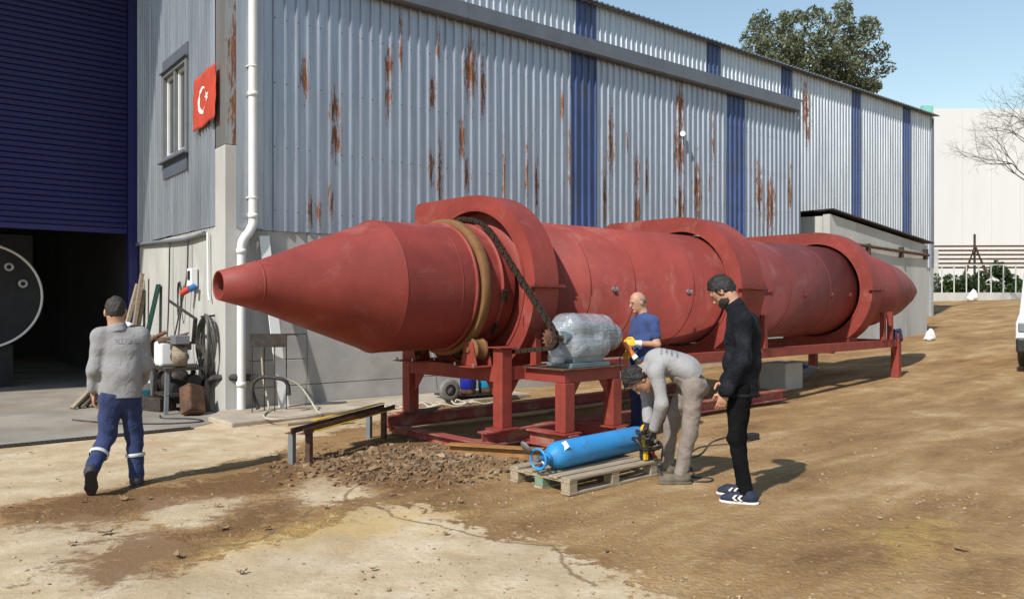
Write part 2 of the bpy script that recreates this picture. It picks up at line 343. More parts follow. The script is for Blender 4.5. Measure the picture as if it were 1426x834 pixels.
# cracks: distance to line pieces, wandering a little
tc = t.nodes['TC']; wob = noise_tex(t, 5, 4)
wv = N(t, 'ShaderNodeVectorMath', operation='MULTIPLY_ADD'); t.links.new(wob.outputs['Color'], wv.inputs[0]); wv.inputs[1].default_value = (.16, .16, 0); t.links.new(tc.outputs['Object'], wv.inputs[2])
md = None
for line in CRACKS:
    for (ax, ay), (bx, by) in zip(line[:-1], line[1:]):
        d = Vector((bx-ax, by-ay, 0)); L2 = d.length_squared
        a_ = N(t, 'ShaderNodeVectorMath', operation='SUBTRACT'); t.links.new(wv.outputs[0], a_.inputs[0]); a_.inputs[1].default_value = (ax+.08, ay+.08, 0)
        fl = N(t, 'ShaderNodeVectorMath', operation='MULTIPLY'); t.links.new(a_.outputs[0], fl.inputs[0]); fl.inputs[1].default_value = (1, 1, 0)
        dt = N(t, 'ShaderNodeVectorMath', operation='DOT_PRODUCT'); t.links.new(fl.outputs[0], dt.inputs[0]); dt.inputs[1].default_value = d/L2
        u = mth(t, 'MAXIMUM', mth(t, 'MINIMUM', dt.outputs['Value'], 1.0), 0.0)
        sc = N(t, 'ShaderNodeVectorMath', operation='SCALE'); sc.inputs[0].default_value = d; t.links.new(u, sc.inputs['Scale'])
        df = N(t, 'ShaderNodeVectorMath', operation='SUBTRACT'); t.links.new(fl.outputs[0], df.inputs[0]); t.links.new(sc.outputs[0], df.inputs[1])
        ln = N(t, 'ShaderNodeVectorMath', operation='LENGTH'); t.links.new(df.outputs[0], ln.inputs[0])
        md = ln.outputs['Value'] if md is None else mth(t, 'MINIMUM', md, ln.outputs['Value'])
crk = ramp(t, md, [(.005, .9), (.022, 0.0)])
c = mix(t, crk, c, (.20, .135, .075))
t.links.new(c, b.inputs['Base Color']); b.inputs['Roughness'].default_value = .95; b.inputs['Specular IOR Level'].default_value = .2
hh = mth(t, 'ADD', mth(t, 'MULTIPLY', n_fine.outputs['Fac'], 1.0), mth(t, 'MULTIPLY', n_grit.outputs['Fac'], .35))
hh = mth(t, 'ADD', hh, mth(t, 'ADD', mth(t, 'MULTIPLY', n_mid.outputs['Fac'], 1.6), mth(t, 'MULTIPLY', n_edge.outputs['Fac'], 1.5))); pass
inv = mth(t, 'SUBTRACT', 1.0, mth(t, 'MULTIPLY', edge(0), .6))
bn = N(t, 'ShaderNodeBump'); bn.inputs['Distance'].default_value = .032; t.links.new(mth(t, 'MULTIPLY', inv, .8), bn.inputs['Strength'])
t.links.new(hh, bn.inputs['Height']); t.links.new(bn.outputs[0], b.inputs['Normal'])
tag(link('ground', me, m), kind='structure')
# ------------------------------------------------------------------ buildings (local x along the long wall, y into the building)
RUST_SHED = [(1.08,5.02,.09,.35),(1.57,4.63,.12,.28),(1.58,4.13,.12,.31),(1.5,3.11,.08,.31),(1.15,2.98,.08,.27),(1.3,2.95,.07,.22),(2.53,5.43,.11,.33),(2.51,4.9,.07,.35),(3.49,5.98,.07,.27),(4.17,5.67,.22,.57),(3.99,4.44,.11,.35),(3.35,3.87,.1,.31),(3.52,3.77,.09,.74),(3.38,5.16,.09,.31),(4.44,5.47,.09,.58),(4.09,3.83,.09,.32),(9.85,5.92,.18,.64),(9.82,4.89,.25,.64),(9.87,3.78,.23,.48),(10.44,4.15,.21,.73),(8.47,3.52,.14,.53),(8.45,4.35,.12,.38),(7.68,4.85,.13,.66),(7.51,3.66,.11,.73),(13.3,4.05,.28,.62),(12.82,4.27,.18,.79),(5.7,3.79,.08,.54),(8.76,4.23,.1,.46),(14.19,4.4,.13,.55)]
rr_ = random.Random(5)
for i in range(13):                                                            # thin extra streaks, mostly on the right half
    x_ = .10+.18*rr_.choice(range(8, 78))+.13 if i % 3 else .10+.18*rr_.choice(range(44, 78))+.13
    RUST_SHED.append((x_, rr_.uniform(3.0, 6.2), rr_.uniform(.035, .06), rr_.uniform(.25, .8)))
RUST_SHED = [(x_, z_, rx_*.85, rz_*1.25) for x_, z_, rx_, rz_ in RUST_SHED]
M['galv_shed'] = galv('galvanised_shed', RUST_SHED)
M['galv_hall'] = galv('galvanised_hall', [(20.72,8.3,.3,1.1),(20.81,7.58,.21,.74)], base=(.56,.59,.64), dark=(.38,.41,.46))
M['galv_gable'] = galv('galvanised_gable', [], base=(.46,.49,.53), dark=(.27,.29,.33))
M['rusty_plate'] = galv('rusty_corner_plate', [(.02,5.2,.16,.8),(.03,4.2,.14,.7),(.05,6.4,.12,.5)], base=(.46,.45,.43), dark=(.34,.33,.32))

WALL = (-4.0, 11.36, 0); WROT = R(38.5)
def profile(x0, x1, pitch, dep):
    pts = []; x = x0
    while x < x1-1e-6:
        for fx, d in ((0, 0), (.58, 0), (.655, dep), (.80, dep), (.90, 0)):
            xx = x+fx*pitch
            if xx < x1: pts.append((xx, d))
        x += pitch
    pts.append((x1, 0)); return pts
def sheet(parent, mat, x0, x1, z0, z1, y, pitch=.18, dep=.036, along='x', name='wall_sheet', jit=.004):
    """one corrugated sheet; ribs stand out of the wall face"""
    pr = profile(x0, x1+.01, pitch, dep); o = y - random.uniform(0, jit)
    tz = random.uniform(-.012, .012); k = MB(); th = .0025
    def pt(x, d, z): return (x, o-d, z) if along == 'x' else (o-d, x, z)
    n = len(pr); zs = [z0+tz, z0+(z1-z0)*.33, z0+(z1-z0)*.66, z1]
    off = [0, random.uniform(-.006, .006), random.uniform(-.006, .006), 0]
    vs = [pt(x, d+of, z) for z, of in zip(zs, off) for x, d in pr]
    fs = [(r*n+i, r*n+i+1, (r+1)*n+i+1, (r+1)*n+i) for r in range(3) for i in range(n-1)]
    m_ = len(vs)
    vs += [pt(x, d-th, z0+tz) for x, d in pr]                                   # lower cut edge of the metal
    fs += [(m_+i, m_+i+1, i+1, i) for i in range(n-1)]
    k.add(vs, fs); return k.build(name, mat, parent)
def sheet_run(parent, x0, x1, z0, z1, y, mat, blue=(), width=.9, pitch=.18, dep=.036, along='x'):
    cuts = []; x = x0; bl = sorted(blue)
    while x < x1-.02:
        nb = next((b_ for b_ in bl if b_[1] > x+.01), None)
        if nb and x >= nb[0]-.01: e = nb[1]; mm = M['blue_sheet']
        else: e = min(x+width, nb[0] if nb else x1, x1); mm = mat
        sheet(parent, mm, x, e, z0, z1, y, pitch, dep, along); x = e

# --- lean-to shed with the long wall
shed = tag(empty('corrugated_shed', WALL, WROT), 'long grey corrugated metal shed streaked with rust, right behind the red drum', 'building')
sheet_run(shed, .10, 14.54, 2.66, 6.75, 0, M['galv_shed'], blue=((6.58, 7.30), (11.54, 12.26)))
k = MB(); k.box((14.54, -.035, .2), (14.62, .06, 6.74)); k.build('corner_trim', M['galv_plain'], shed)
k = MB(); k.box((.02, -.045, 2.665), (.42, -.031, 6.7)); k.build('edge_trim', M['galv_gable'], shed)
k = MB()
for z_ in (2.95, 3.9, 4.85, 5.8):
    for i in range(78):
        if random.random() < .9: x_ = .10+.18*i+.135; k.cyl((x_, -.044, z_+random.uniform(-.01, .01)), (x_, -.028, z_), .009, n=6)
tag(k.build('screws', M['dark_steel'], shed), kind='stuff')
# cast concrete base: panels with open joints
for (x0, x1) in ((.22, 1.12), (1.13, 4.6), (4.61, 9.5), (9.51, 14.5)):
    rows = [(-.3, .335), (.345, .73), (.74, 1.11), (1.12, 2.70)] if x1 < 2 else ([(-.3, .335), (.345, 2.70)] if x1 < 5 else [(-.3, 2.7)])
    for z0, z1 in rows:
        k = MB(); k.box((x0, .012+random.uniform(-.003, .003), z0), (x1, .26, z1)); k.build('concrete_panel', M['concrete'], shed, bevel=.006)
k = MB(); k.box((.1, .04, -.3), (14.5, .2, 2.6)); k.build('wall_core', M['concrete'], shed)
k = MB(); k.box((-.14, -.03, -.3), (.215, .4, 3.84)); k.build('corner_column', M['concrete_light'], shed, bevel=.012)
k = MB(); k.box((-.13, -.022, 3.85), (.205, .38, 6.9)); k.build('column_plate', M['rusty_plate'], shed)
# gable side
for (y0, y1) in ((.41, 2.4), (2.41, 4.8)):
    k = MB(); k.box((-.13, y0, -.3), (.12, y1, 2.70)); k.build('concrete_panel', M['concrete_light'], shed, bevel=.006)
def gable_sheets(y0, y1, z0, z1):
    y = y0
    while y < y1-.02:
        e = min(y+.9, y1); sheet(shed, M['galv_gable'], y, e, z0, z1, -.13, .135, .042, 'y'); y = e
gable_sheets(.42, 1.62, 2.72, 9.0); gable_sheets(1.62, 2.98, 2.72, 3.9); gable_sheets(1.62, 2.98, 5.62, 9.0); gable_sheets(2.98, 4.85, 2.72, 9.0)
k = MB(); k.box((-.10, .41, 2.72), (-.06, 4.85, 3.92)).box((-.10, .41, 5.6), (-.06, 4.85, 9)).box((-.10, .41, 3.92), (-.06, 1.62, 5.6)).box((-.10, 2.98, 3.92), (-.06, 4.85, 5.6)); k.build('gable_core', M['interior'], shed)
# window in the gable: leaves > panes
win = MB().box((-.20, 1.60, 3.98), (-.05, 1.70, 5.5)).box((-.20, 2.92, 3.98), (-.05, 3.02, 5.5)).box((-.20, 1.70, 3.98), (-.05, 2.92, 4.06)).box((-.20, 1.70, 5.42), (-.05, 2.92, 5.5)).box((-.19, 2.27, 4.06), (-.06, 2.35, 5.42)).build('window', M['alu'], shed, bevel=.006)
for y0, y1 in ((1.70, 2.27), (2.35, 2.92)):
    MB().box((-.10, y0+.05, 4.11), (-.09, y1-.05, 5.37)).build('pane', M['glass'], win)
    MB().box((-.13, y0, 4.06), (-.08, y0+.05, 5.42)).box((-.13, y1-.05, 4.06), (-.08, y1, 5.42)).box((-.13, y0+.05, 4.06), (-.08, y1-.05, 4.11)).box((-.13, y0+.05, 5.37), (-.08, y1-.05, 5.42)).build('sash', M['white_paint'], win)
MB().box((-.185, 1.58, 5.5), (-.16, 3.0, 5.72)).box((-.24, 1.58, 5.49), (-.16, 3.02, 5.515)).build('head_flashing', M['galv_plain'], win)
MB().box((-.185, 1.64, 3.70), (-.16, 2.98, 3.97)).box((-.26, 1.55, 3.955), (-.05, 3.05, 3.98)).build('sill', M['galv_plain'], win)
# eaves gutter and shed roof
for x0, x1 in ((-.2, 4.0), (4.006, 8.6), (8.606, 14.35)):
    k = MB(); k.prism([(-.19, 6.52), (-.15, 6.49), (-.05, 6.49), (-.05, 6.53), (-.14, 6.53), (-.165, 6.55), (-.165, 6.77), (-.20, 6.77)], (x0, 0, 0), (0, 1, 0), (0, 0, 1), x1-x0); k.build('gutter', M['galv_plain'], shed)
k = MB(); k.add([(-.2, -.15, 6.78), (14.6, -.15, 6.78), (14.6, 3.5, 7.5), (-.2, 3.5, 7.5), (-.2, -.15, 6.81), (14.6, -.15, 6.81), (14.6, 3.5, 7.53), (-.2, 3.5, 7.53)], [(3,2,1,0),(4,5,6,7),(0,1,5,4),(1,2,6,5),(2,3,7,6),(3,0,4,7)]); k.build('roof', M['galv_plain'], shed)
k = MB(); k.box((14.50, .08, -.2), (14.56, 3.5, 6.7)); k.build('end_wall', M['galv_gable'], shed)

# --- tall hall behind it
hall = tag(empty('main_hall', WALL, WROT), 'taller pale corrugated hall with blue strips rising behind the rusty shed', 'building')
sheet_run(hall, 4.0, 30.2, 3.1, 9.42, 3.5, M['galv_hall'], blue=((10.0, 10.72), (15.3, 16.02), (19.2, 19.92), (23.75, 24.45), (27.7, 28.4)), width=1.0, pitch=.2)
k = MB(); k.box((4, 3.52, -.2), (30.1, 3.8, 9.35)); k.build('wall_core', M['concrete_light'], hall)
pr = profile(3.8, 30.5, .2, .035)
k = MB(); n = len(pr)
vs = [(x, y_, z_+d+th) for (y_, z_, th) in ((3.28, 9.40, 0), (10.5, 10.6, 0), (3.28, 9.40, .03), (10.5, 10.6, .03)) for x, d in pr]
fs = [(i, n+i, n+i+1, i+1) for i in range(n-1)] + [(2*n+i, 2*n+i+1, 3*n+i+1, 3*n+i) for i in range(n-1)] + [(i, i+1, 2*n+i+1, 2*n+i) for i in range(n-1)]
k.add(vs, fs); k.build('roof_sheet', M['galv_plain'], hall)
k = MB(); k.box((30.1, 3.45, 0), (30.3, 10.5, 9.38)); k.build('end_wall', M['galv_hall'], hall)
k = MB(); k.box((30.16, 3.4, 3.1), (30.24, 3.47, 9.3)); k.build('corner_trim', M['galv_plain'], hall)

# --- concrete annex with falling roof
annex = tag(empty('concrete_annex', WALL, WROT), 'low concrete outbuilding with sloping tin roof beyond the drum end', 'building')
xs_ = [16.1, 17.55, 19.0, 20.45, 21.9]
def top(x): return 4.02-(x-16.1)*.1
for x0, x1 in zip(xs_[:-1], xs_[1:]):
    k = MB(); k.prism([(x0, .1), (x1-.012, .1), (x1-.012, top(x1)), (x0, top(x0))], (0, .2, 0), (1, 0, 0), (0, 0, 1), .2); k.build('wall_panel', M['concrete_light'], annex, bevel=.008)
k = MB(); k.prism([(.21, .1), (3.48, .1), (3.48, 4.1), (.21, 3.98)], (16.1, 0, 0), (0, 1, 0), (0, 0, 1), .2); k.build('end_wall', M['concrete_light'], annex)
k = MB(); k.prism([(.21, .1), (3.48, .1), (3.48, 3.5), (.21, 3.4)], (21.68, 0, 0), (0, 1, 0), (0, 0, 1), .2); k.build('end_wall', M['concrete_light'], annex)
k = MB(); k.prism([(16.04, 4.125), (22.1, 3.50), (22.1, 3.535), (16.04, 4.16)], (0, 3.49, 0), (1, 0, 0), (0, 0, 1), 3.62); k.build('roof', M['dark_steel'], annex)
k = MB(); k.tube([(17.4, -.08, 3.25), (19.5, -.10, 3.18), (21.8, -.08, 3.12)], .045, 8); k.build('pipe', M['rust'], annex)
for x in (18.0, 20.0, 21.6): MB().box((x, -.14, 2.98), (x+.06, .02, 3.3)).build('bracket', M['dark_steel'], annex)

# --- workshop with roller shutter, at a right angle behind the gable
shop = tag(empty('workshop_hall', WALL, WROT), 'dark open workshop behind the half raised blue roller shutter', 'building')
k = MB(); k.box((-14, 5.0, 8.3), (-.14, 5.4, 10)); k.build('lintel_wall', M['galv_plain'], shop)
k = MB(); k.prism([(2.5, 8.75), (5.2, 9.15), (5.2, 9.25), (2.5, 8.85)], (-17, 0, 0), (0, 1, 0), (0, 0, 1), 16.9); k.build('added_shade_canopy', M['galv_plain'], shop)  # unseen canopy, added out of view to shade the shutter and gable
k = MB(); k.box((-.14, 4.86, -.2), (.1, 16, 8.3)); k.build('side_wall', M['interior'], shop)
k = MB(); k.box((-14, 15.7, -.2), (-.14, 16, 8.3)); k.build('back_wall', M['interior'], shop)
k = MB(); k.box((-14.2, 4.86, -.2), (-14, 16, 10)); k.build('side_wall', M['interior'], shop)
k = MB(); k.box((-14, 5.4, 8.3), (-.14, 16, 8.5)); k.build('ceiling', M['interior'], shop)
for x in (-2.6, -5.2):
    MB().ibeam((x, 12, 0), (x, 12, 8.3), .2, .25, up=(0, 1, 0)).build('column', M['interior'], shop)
MB().box((-6.5, 15.62, 2.2), (-.5, 15.69, 3.6)).build('panel_board', M['alu'], shop)
k = MB(); k.box((-.32, 4.80, -.05), (-.15, 5.0, 8.4)); k.build('door_jamb', M['blue_paint'], shop, bevel=.006)
shut = tag(empty('roller_shutter', WALL, WROT), 'dark blue roller shutter of horizontal slats, half raised over the workshop entrance', 'door')
slat = MB(); w_ = 9.0
pr = [(0, 0), (-.014, .012), (-.024, .05), (-.018, .082), (0, .1), (.012, .1), (.012, 0)]
slat.prism(pr, (-w_-.33, 0, 0), (0, 1, 0), (0, 0, 1), w_); so = slat.build('slat', M['shutter_blue'], shut, loc=(0, 4.92, 3.0))
for i in range(1, 52):
    c = so.copy(); COL.objects.link(c); c.parent = shut; c.location = (0, 4.92+random.uniform(-.003, .003), 3.0+i*.103)
k = MB(); k.box((-w_-.33, 4.88, 2.90), (-.33, 4.97, 2.995)); k.build('bottom_bar', M['blue_paint'], shut, bevel=.006)

# --- greyer concrete floor running out of the workshop as far as the drain, shade mixed into its tone
def _w(s, t): return (WALL[0]+math.cos(WROT)*s-math.sin(WROT)*t, WALL[1]+math.sin(WROT)*s+math.cos(WROT)*t)
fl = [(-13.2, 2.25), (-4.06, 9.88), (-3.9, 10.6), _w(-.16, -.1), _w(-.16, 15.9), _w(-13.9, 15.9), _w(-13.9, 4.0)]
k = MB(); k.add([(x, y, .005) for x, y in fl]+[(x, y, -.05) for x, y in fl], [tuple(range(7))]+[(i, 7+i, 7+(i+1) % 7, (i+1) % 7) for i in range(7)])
tag(k.build('workshop_floor', pm('worn_shade_toned_floor', (.27, .24, .20), .85, var=.25, scale=.9, col2=(.19, .145, .095), amt=.8, scale2=.8, thr=.48, soft=.25, bmp=.3, bscale=40)), kind='structure')
# --- concrete apron along the wall and drain
k = MB()
k.prism([(.0, -.02), (4.6, -.02), (4.6, -1.15), (3.2, -1.25), (1.9, -1.0), (.2, -1.25), (-.5, -1.35), (-.55, -.6), (-.2, -.02)][::-1], (0, 0, -.05), (1, 0, 0), (0, 1, 0), .115)
tag(k.build('apron', M['apron'], None, bevel=.02, loc=WALL, rot=(0, 0, WROT)), kind='structure')
dr = tag(empty('trench_drain', (-5.05, 9.05, .009), math.atan2(1.09, 1.3)), 'narrow steel drain grate crossing the concrete at the workshop entrance', 'drain')
k = MB(); k.box((-2.2, -.075, 0), (1.35, -.055, .012)).box((-2.2, .055, 0), (1.35, .075, .012)); k.build('frame', M['dark_steel'], dr)
k = MB()
for i in range(70): k.box((-2.19+i*.0505, -.053, 0), (-2.165+i*.0505, .053, .010))
tag(k.build('bars', M['dark_steel'], dr), kind='stuff')
k = MB(); k.box((-2.19, -.054, -.002), (1.34, .054, .001)); k.build('channel', M['black'], dr)
# ------------------------------------------------------------------ the rotary dryer (local x along the drum, y away from the yard)
HD = R(47.5)
dry = tag(empty('rotary_dryer', (-.256, 8.278, 0), R(42.5)), 'huge red primed rotary drum with cone ends and hoods on a red steel frame', 'dryer')
TC = .95; SL = .0085
def zc(s): return 1.755 + SL*s
AX = V(1, 0, SL).normalized()
RED, RF = M['red'], M['red_frame']
# drum shell: first section with the long cone, wider middle, short rear cone
def shell(name, prof, mat=RED, n=96, parent=dry):
    return MB().lathe(prof, (0, TC, zc(0)), AX, n).build(name, mat, parent)
front = shell('front_section', [(-.83, .705), (-.815, .705), (.0, .705), (.62, .705)])
shell('cone', [(-1.0, .55), (-2.10, .21), (-2.46, .122), (-2.472, .127), (-2.47, .137), (-2.12, .232), (-2.105, .234), (-.95, .655), (-.83, .705)], parent=front)
def weld(s, r, parent): return shell('weld_seam', [(s-.012, r-.002), (s-.005, r+.0035), (s+.005, r+.0035), (s+.012, r-.002)], parent=parent)
weld(-2.115, .234, front); weld(-.83, .705, front); weld(-.12, .705, front)
# shallow longitudinal weld
mid = shell('main_section', [(.7, .60), (.7, .832), (5, .832), (5, .832), (9.6, .832), (9.6, .66)])
for s in (1.75, 2.6, 3.9, 6.6, 8.0): weld(s, .832, mid)
rear = shell('rear_section', [(9.3, .74), (11.1, .74)])
shell('cone', [(11.1, .74), (12.2, .58), (13.1, .34), (13.62, .17), (13.66, .13), (13.4, .12)], parent=rear); weld(11.1, .74, rear)
# riding ring, rust coloured, with its red side flange
shell('riding_ring', [(.11, .70), (.11, .772), (.116, .778), (.204, .778), (.21, .772), (.21, .70)], M['rust_orange'], parent=front)
shell('ring_flange', [(.045, .70), (.045, .735), (.075, .735), (.075, .70)], RED, parent=front)
# lifting lugs and nozzles on the shell
def lug(s, ang, r=.832, big=True):
    k = MB(); c = V(s, TC, zc(s)); d = V(0, -math.cos(ang), math.sin(ang)); p = c+d*(r-.01)
    if big: k.cyl(p, p+d*.025, .035, .03, 12).beam(p, p+d*.06, .016, .05).lathe([(-.008, .014), (-.008, .028), (.008, .028), (.008, .014), (-.008, .014)], p+d*.06, (1, 0, 0), 14)
    else: k.beam(p, p+d*.03, .02, .09).beam(p+V(-.05, 0, 0)+d*.02, p+V(.05, 0, 0)+d*.02, .02, .02)
    k.build('shell_lug', M['alu'] if big else RED, mid)
lug(2.17, -.03); lug(3.75, -.06); lug(5.95, -.05, big=False); lug(7.1, -.12, big=False); lug(8.05, -.12, big=False); lug(8.75, -.12, big=False)

# hoods: scroll housings round the drum with a flat duct running back at the top
def hood(s0, s1, ro, ri, tend, name='hood', end_r=.10):
    z = zc((s0+s1)/2); n = 72; out = []; inn = []
    for i in range(n):
        a = 2*math.pi*i/n - math.pi/2            # from the bottom, towards the back, over the top to the front
        inn.append((TC+ri*math.cos(a), z+ri*math.sin(a)))
        out.append((TC+ro*math.cos(a), z+ro*math.sin(a)))
    h = empty_part = MB().ring_prism(out, inn, (s0, 0, 0), (0, 1, 0), (0, 0, 1), s1-s0, smooth=True).build(name, RED, dry)
    # duct box
    d_in = TC+.15; zb = z+ro*.50
    poly = [(d_in, z+ro*.985-.0), (TC, z+ro+.002), (tend-end_r, z+ro+.002)]
    for j in range(1, 6): a = math.pi/2*(1-j/5); poly.append((tend-end_r+end_r*math.cos(a), z+ro+.002-end_r+end_r*math.sin(a)))
    poly += [(tend, zb), (TC+ro*.80, zb)]
    for j in range(8): a = R(36)+R(52)*j/7; poly.append((TC+(ro-.02)*math.cos(a), z+(ro-.02)*math.sin(a)))
    poly = poly[1:]
    MB().prism(poly, (s0-.001, 0, 0), (0, 1, 0), (0, 0, 1), s1-s0+.002).build('duct', RED, h)
    # flange strips at mid height, front and back, and seam lip
    for yy, sg in ((TC-ro, -1), (TC+ro, 1)):
        MB().box((s0-.06, yy-.05, z-.012), (s1+.06, yy+.05, z-.001)).box((s0-.06, yy-.05, z+.003), (s1+.06, yy+.05, z+.014)).build('flange', RF, h)
        k = MB()
        for i in range(4):
            x = s0-.03+(s1-s0+.06)*i/3; k.cyl((x, yy+sg*.03, z-.03), (x, yy+sg*.03, z+.03), .009, n=8)
        k.build('bolts', M['dark_steel'], h)['kind'] = 'stuff'
    MB().ring_prism([(TC+(ri+.03)*math.cos(2*math.pi*i/n), z+(ri+.03)*math.sin(2*math.pi*i/n)) for i in range(n)], [(TC+(ri-.002)*math.cos(2*math.pi*i/n), z+(ri-.002)*math.sin(2*math.pi*i/n)) for i in range(n)], (s0-.012, 0, 0), (0, 1, 0), (0, 0, 1), .011, True).build('inner_lip', RF, h)
    return h
H1 = hood(.56, .93, 1.085, .90, 2.08)
H2 = hood(4.68, 5.30, 1.10, .88, 2.40)
H3 = hood(9.05, 9.45, 1.10, .88, 2.45)
# drum-side closing plates seen inside the hood openings
shell('end_plate', [(.72, .70), (.72, .91)], parent=H1); shell('end_plate', [(9.30, .83), (9.30, .89)], parent=H3)
for h_, s0, s1, ro in ((H1, .56, .93, 1.085), (H2, 4.68, 5.30, 1.10), (H3, 9.05, 9.45, 1.10)):
    # saddle plates that carry the hood on the frame
    for yy in (TC-.62, TC+.62):
        MB().box((s0+.02, yy-.03, .88), (s1-.02, yy+.03, zc(s0)-ro*.76)).build('saddle', RF, h_)

# chain ring on the drum and drive chain
SC = .42; RC = .80
shell('chain_ring', [(SC-.010, .70), (SC-.010, .745), (SC+.010, .745), (SC+.010, .70)], RED, parent=front)
for ad in (-4, -34):                                                           # bolted chain segments still to be joined
    k = MB()
    for j in range(5):
        a = R(180-ad)+.035*j; p_ = V(SC, TC+.765*math.cos(a), zc(SC)+.765*math.sin(a)); k.cyl(p_-V(.03, 0, 0), p_+V(.03, 0, 0), .017, n=8).box(tuple(p_-V(.03, .02, .022)), tuple(p_-V(.022, -.02, -.022)))
    k.build('chain_piece', M['chain'], front)
spr = V(SC, -.50, 1.205); cen = V(SC, TC, zc(SC)); rs = .10
def chain_path():
    d = spr-cen; L = math.hypot(d.y, d.z); th = math.atan2(d.z, d.y); al = math.acos((RC-rs)/L)
    pts = []
    a1 = th-al; a0 = th+al                                    # tangent directions (upper run first)
    # wrap round the drum the long way
    n = 60; sweep = 2*math.pi-2*al
    for i in range(n+1):
        a = a0+sweep*i/n; pts.append(V(SC, cen.y+RC*math.cos(a), cen.z+RC*math.sin(a)))
    sw = 2*al
    for i in range(13):
        a = a1+sw*i/12; pts.append(V(SC, spr.y+rs*math.cos(a), spr.z+rs*math.sin(a)))
    return pts
cp = chain_path(); cp.append(cp[0])
seg = [0]
for a_, b_ in zip(cp[:-1], cp[1:]): seg.append(seg[-1]+(b_-a_).length)
def along(u):
    u %= seg[-1]
    for i in range(len(seg)-1):
        if seg[i+1] >= u: f = (u-seg[i])/max(1e-6, seg[i+1]-seg[i]); return cp[i].lerp(cp[i+1], f)
k = MB(); pit = .055; nl = int(seg[-1]/pit); pit = seg[-1]/nl
for i in range(nl):
    p, q = along(i*pit), along((i+1)*pit); w_ = .015 if i % 2 else .024
    up = V(1, 0, 0).cross(q-p).normalized(); e = (q-p).normalized()*.008
    for sx in (-w_, w_): k.beam(p+V(sx, 0, 0)-e, q+V(sx, 0, 0)+e, .007, .048, up=up)
    k.cyl(p-V(.030, 0, 0), p+V(.030, 0, 0), .016, n=8)
tag(k.build('drive_chain', M['chain'], dry), kind='stuff')

# frame
def part(name, k, mat=RF, parent=dry, bevel=.004): return k.build(name, mat, parent, bevel)
T0, T1 = .09, 1.80
for t0 in (T0, T1):
    part('skid_beam', MB().ibeam((0 if t0 == T0 else -.05, t0, .135), (6.28, t0, .135), .15, .15), M['red_dusty'], bevel=0)
    part('upper_rail', MB().box((.37, t0-.06, .74), (10.62, t0+.06, .885)))
def post(s, t, z0, z1, w_=.15, base=True, name='post', gus=()):
    h_ = part(name, MB().box((s-w_/2, t-w_/2, z0), (s+w_/2, t+w_/2, z1)), bevel=.01)
    if base: part('base_plate', MB().box((s-w_*.95, t-w_*.8, z0-.012), (s+w_*.95, t+w_*.8, z0+.004)), parent=h_, bevel=0)
    for d in gus:
        x = s+d*w_/2; part('gusset', MB().prism([(0, 0), (d*.17, 0), (0, -.24)] if d > 0 else [(0, 0), (0, -.24), (d*.17, 0)], (x, t+.006, .739), (1, 0, 0), (0, 0, 1), .012), parent=h_, bevel=0)
    return h_
p0 = post(.29, T0, .225, 1.085, gus=(1,))
part('cap_plate', MB().box((.17, T0-.1, 1.086), (.41, T0+.13, 1.10)), parent=p0)
post(.29, T1, .225, 1.085, gus=(1,))
part('cross_beam', MB().box((.225, T0+.076, .72), (.355, T1-.076, .88)))
for y_, d in ((T0+.076, 1), (T1-.076, -1)):
    part('gusset', MB().prism([(0, 0), (d*.2, 0), (0, -.26)] if d > 0 else [(0, 0), (0, -.26), (d*.2, 0)], (.29, y_, .719), (0, 1, 0), (0, 0, 1), .012), bevel=0)
for s in (5.0, 10.70):
    for t0 in (T0, T1):
        gz = .225 if s < 6 else g(-.256+.7373*s-.6756*t0, 8.278+.6756*s+.7373*t0)-.005
        post(s, t0, gz, .735 if s < 6 else 1.0, gus=(-1,) if s > 6 else (-1, 1), base=s < 6)
    part('cross_beam', MB().box((s-.06, T0+.076, .74), (s+.06, T1-.076, .87)))
for s in (8.2,):
    for t0 in (T1,): post(s, t0, .22, .74, .2, base=False)
    part('cross_beam', MB().box((s-.06, T0+.076, .70), (s+.06, T1-.076, .83)))
# short uprights beside the hoods
for s, z1 in ((.74, 1.43), (5.60, 1.40), (9.95, 1.42), (10.28, 1.42)):
    up_ = part('upright', MB().box((s-.045, T0-.10, .886), (s+.045, T0-.01, z1)))
    part('tie_plate', MB().box((s-.2 if s < 1 else s-.06, T0-.055, z1-.10), (s-.046, T0-.045, z1)), parent=up_, bevel=0)
# support rollers on brackets
for t0 in (TC-.56, TC+.56):
    ro = empty_b = part('roller_bracket', MB().prism([(-.14, 0), (.14, 0), (.06, .26), (-.06, .26)], (.06, t0, .893), (0, 1, 0), (0, 0, 1), .014))
    part('roller_bracket', MB().prism([(-.14, 0), (.14, 0), (.06, .26), (-.06, .26)], (.27, t0, .893), (0, 1, 0), (0, 0, 1), .014))
    zr = zc(.16)-math.sqrt((.778+.113)**2-.56**2)
    part('roller', MB().lathe([(.085, .03), (.085, .125), (.105, .125), (.115, .112), (.215, .112), (.225, .125), (.245, .125), (.245, .03)], (0, t0, zr), (1, 0, 0), 28).cyl((.04, t0, zr), (.31, t0, zr), .028, n=14), M['rust_orange'], bevel=0)
    part('roller_plate', MB().box((-.03, t0-.2, .880), (.36, t0+.2, .892)))
    k = MB()
    for dx in (.0, .32):
        for dy in (-.16, .16): k.cyl((dx, t0+dy, .89), (dx, t0+dy, .925), .014, n=6)
    part('bolts', k, M['steel'], bevel=0)['kind'] = 'stuff'
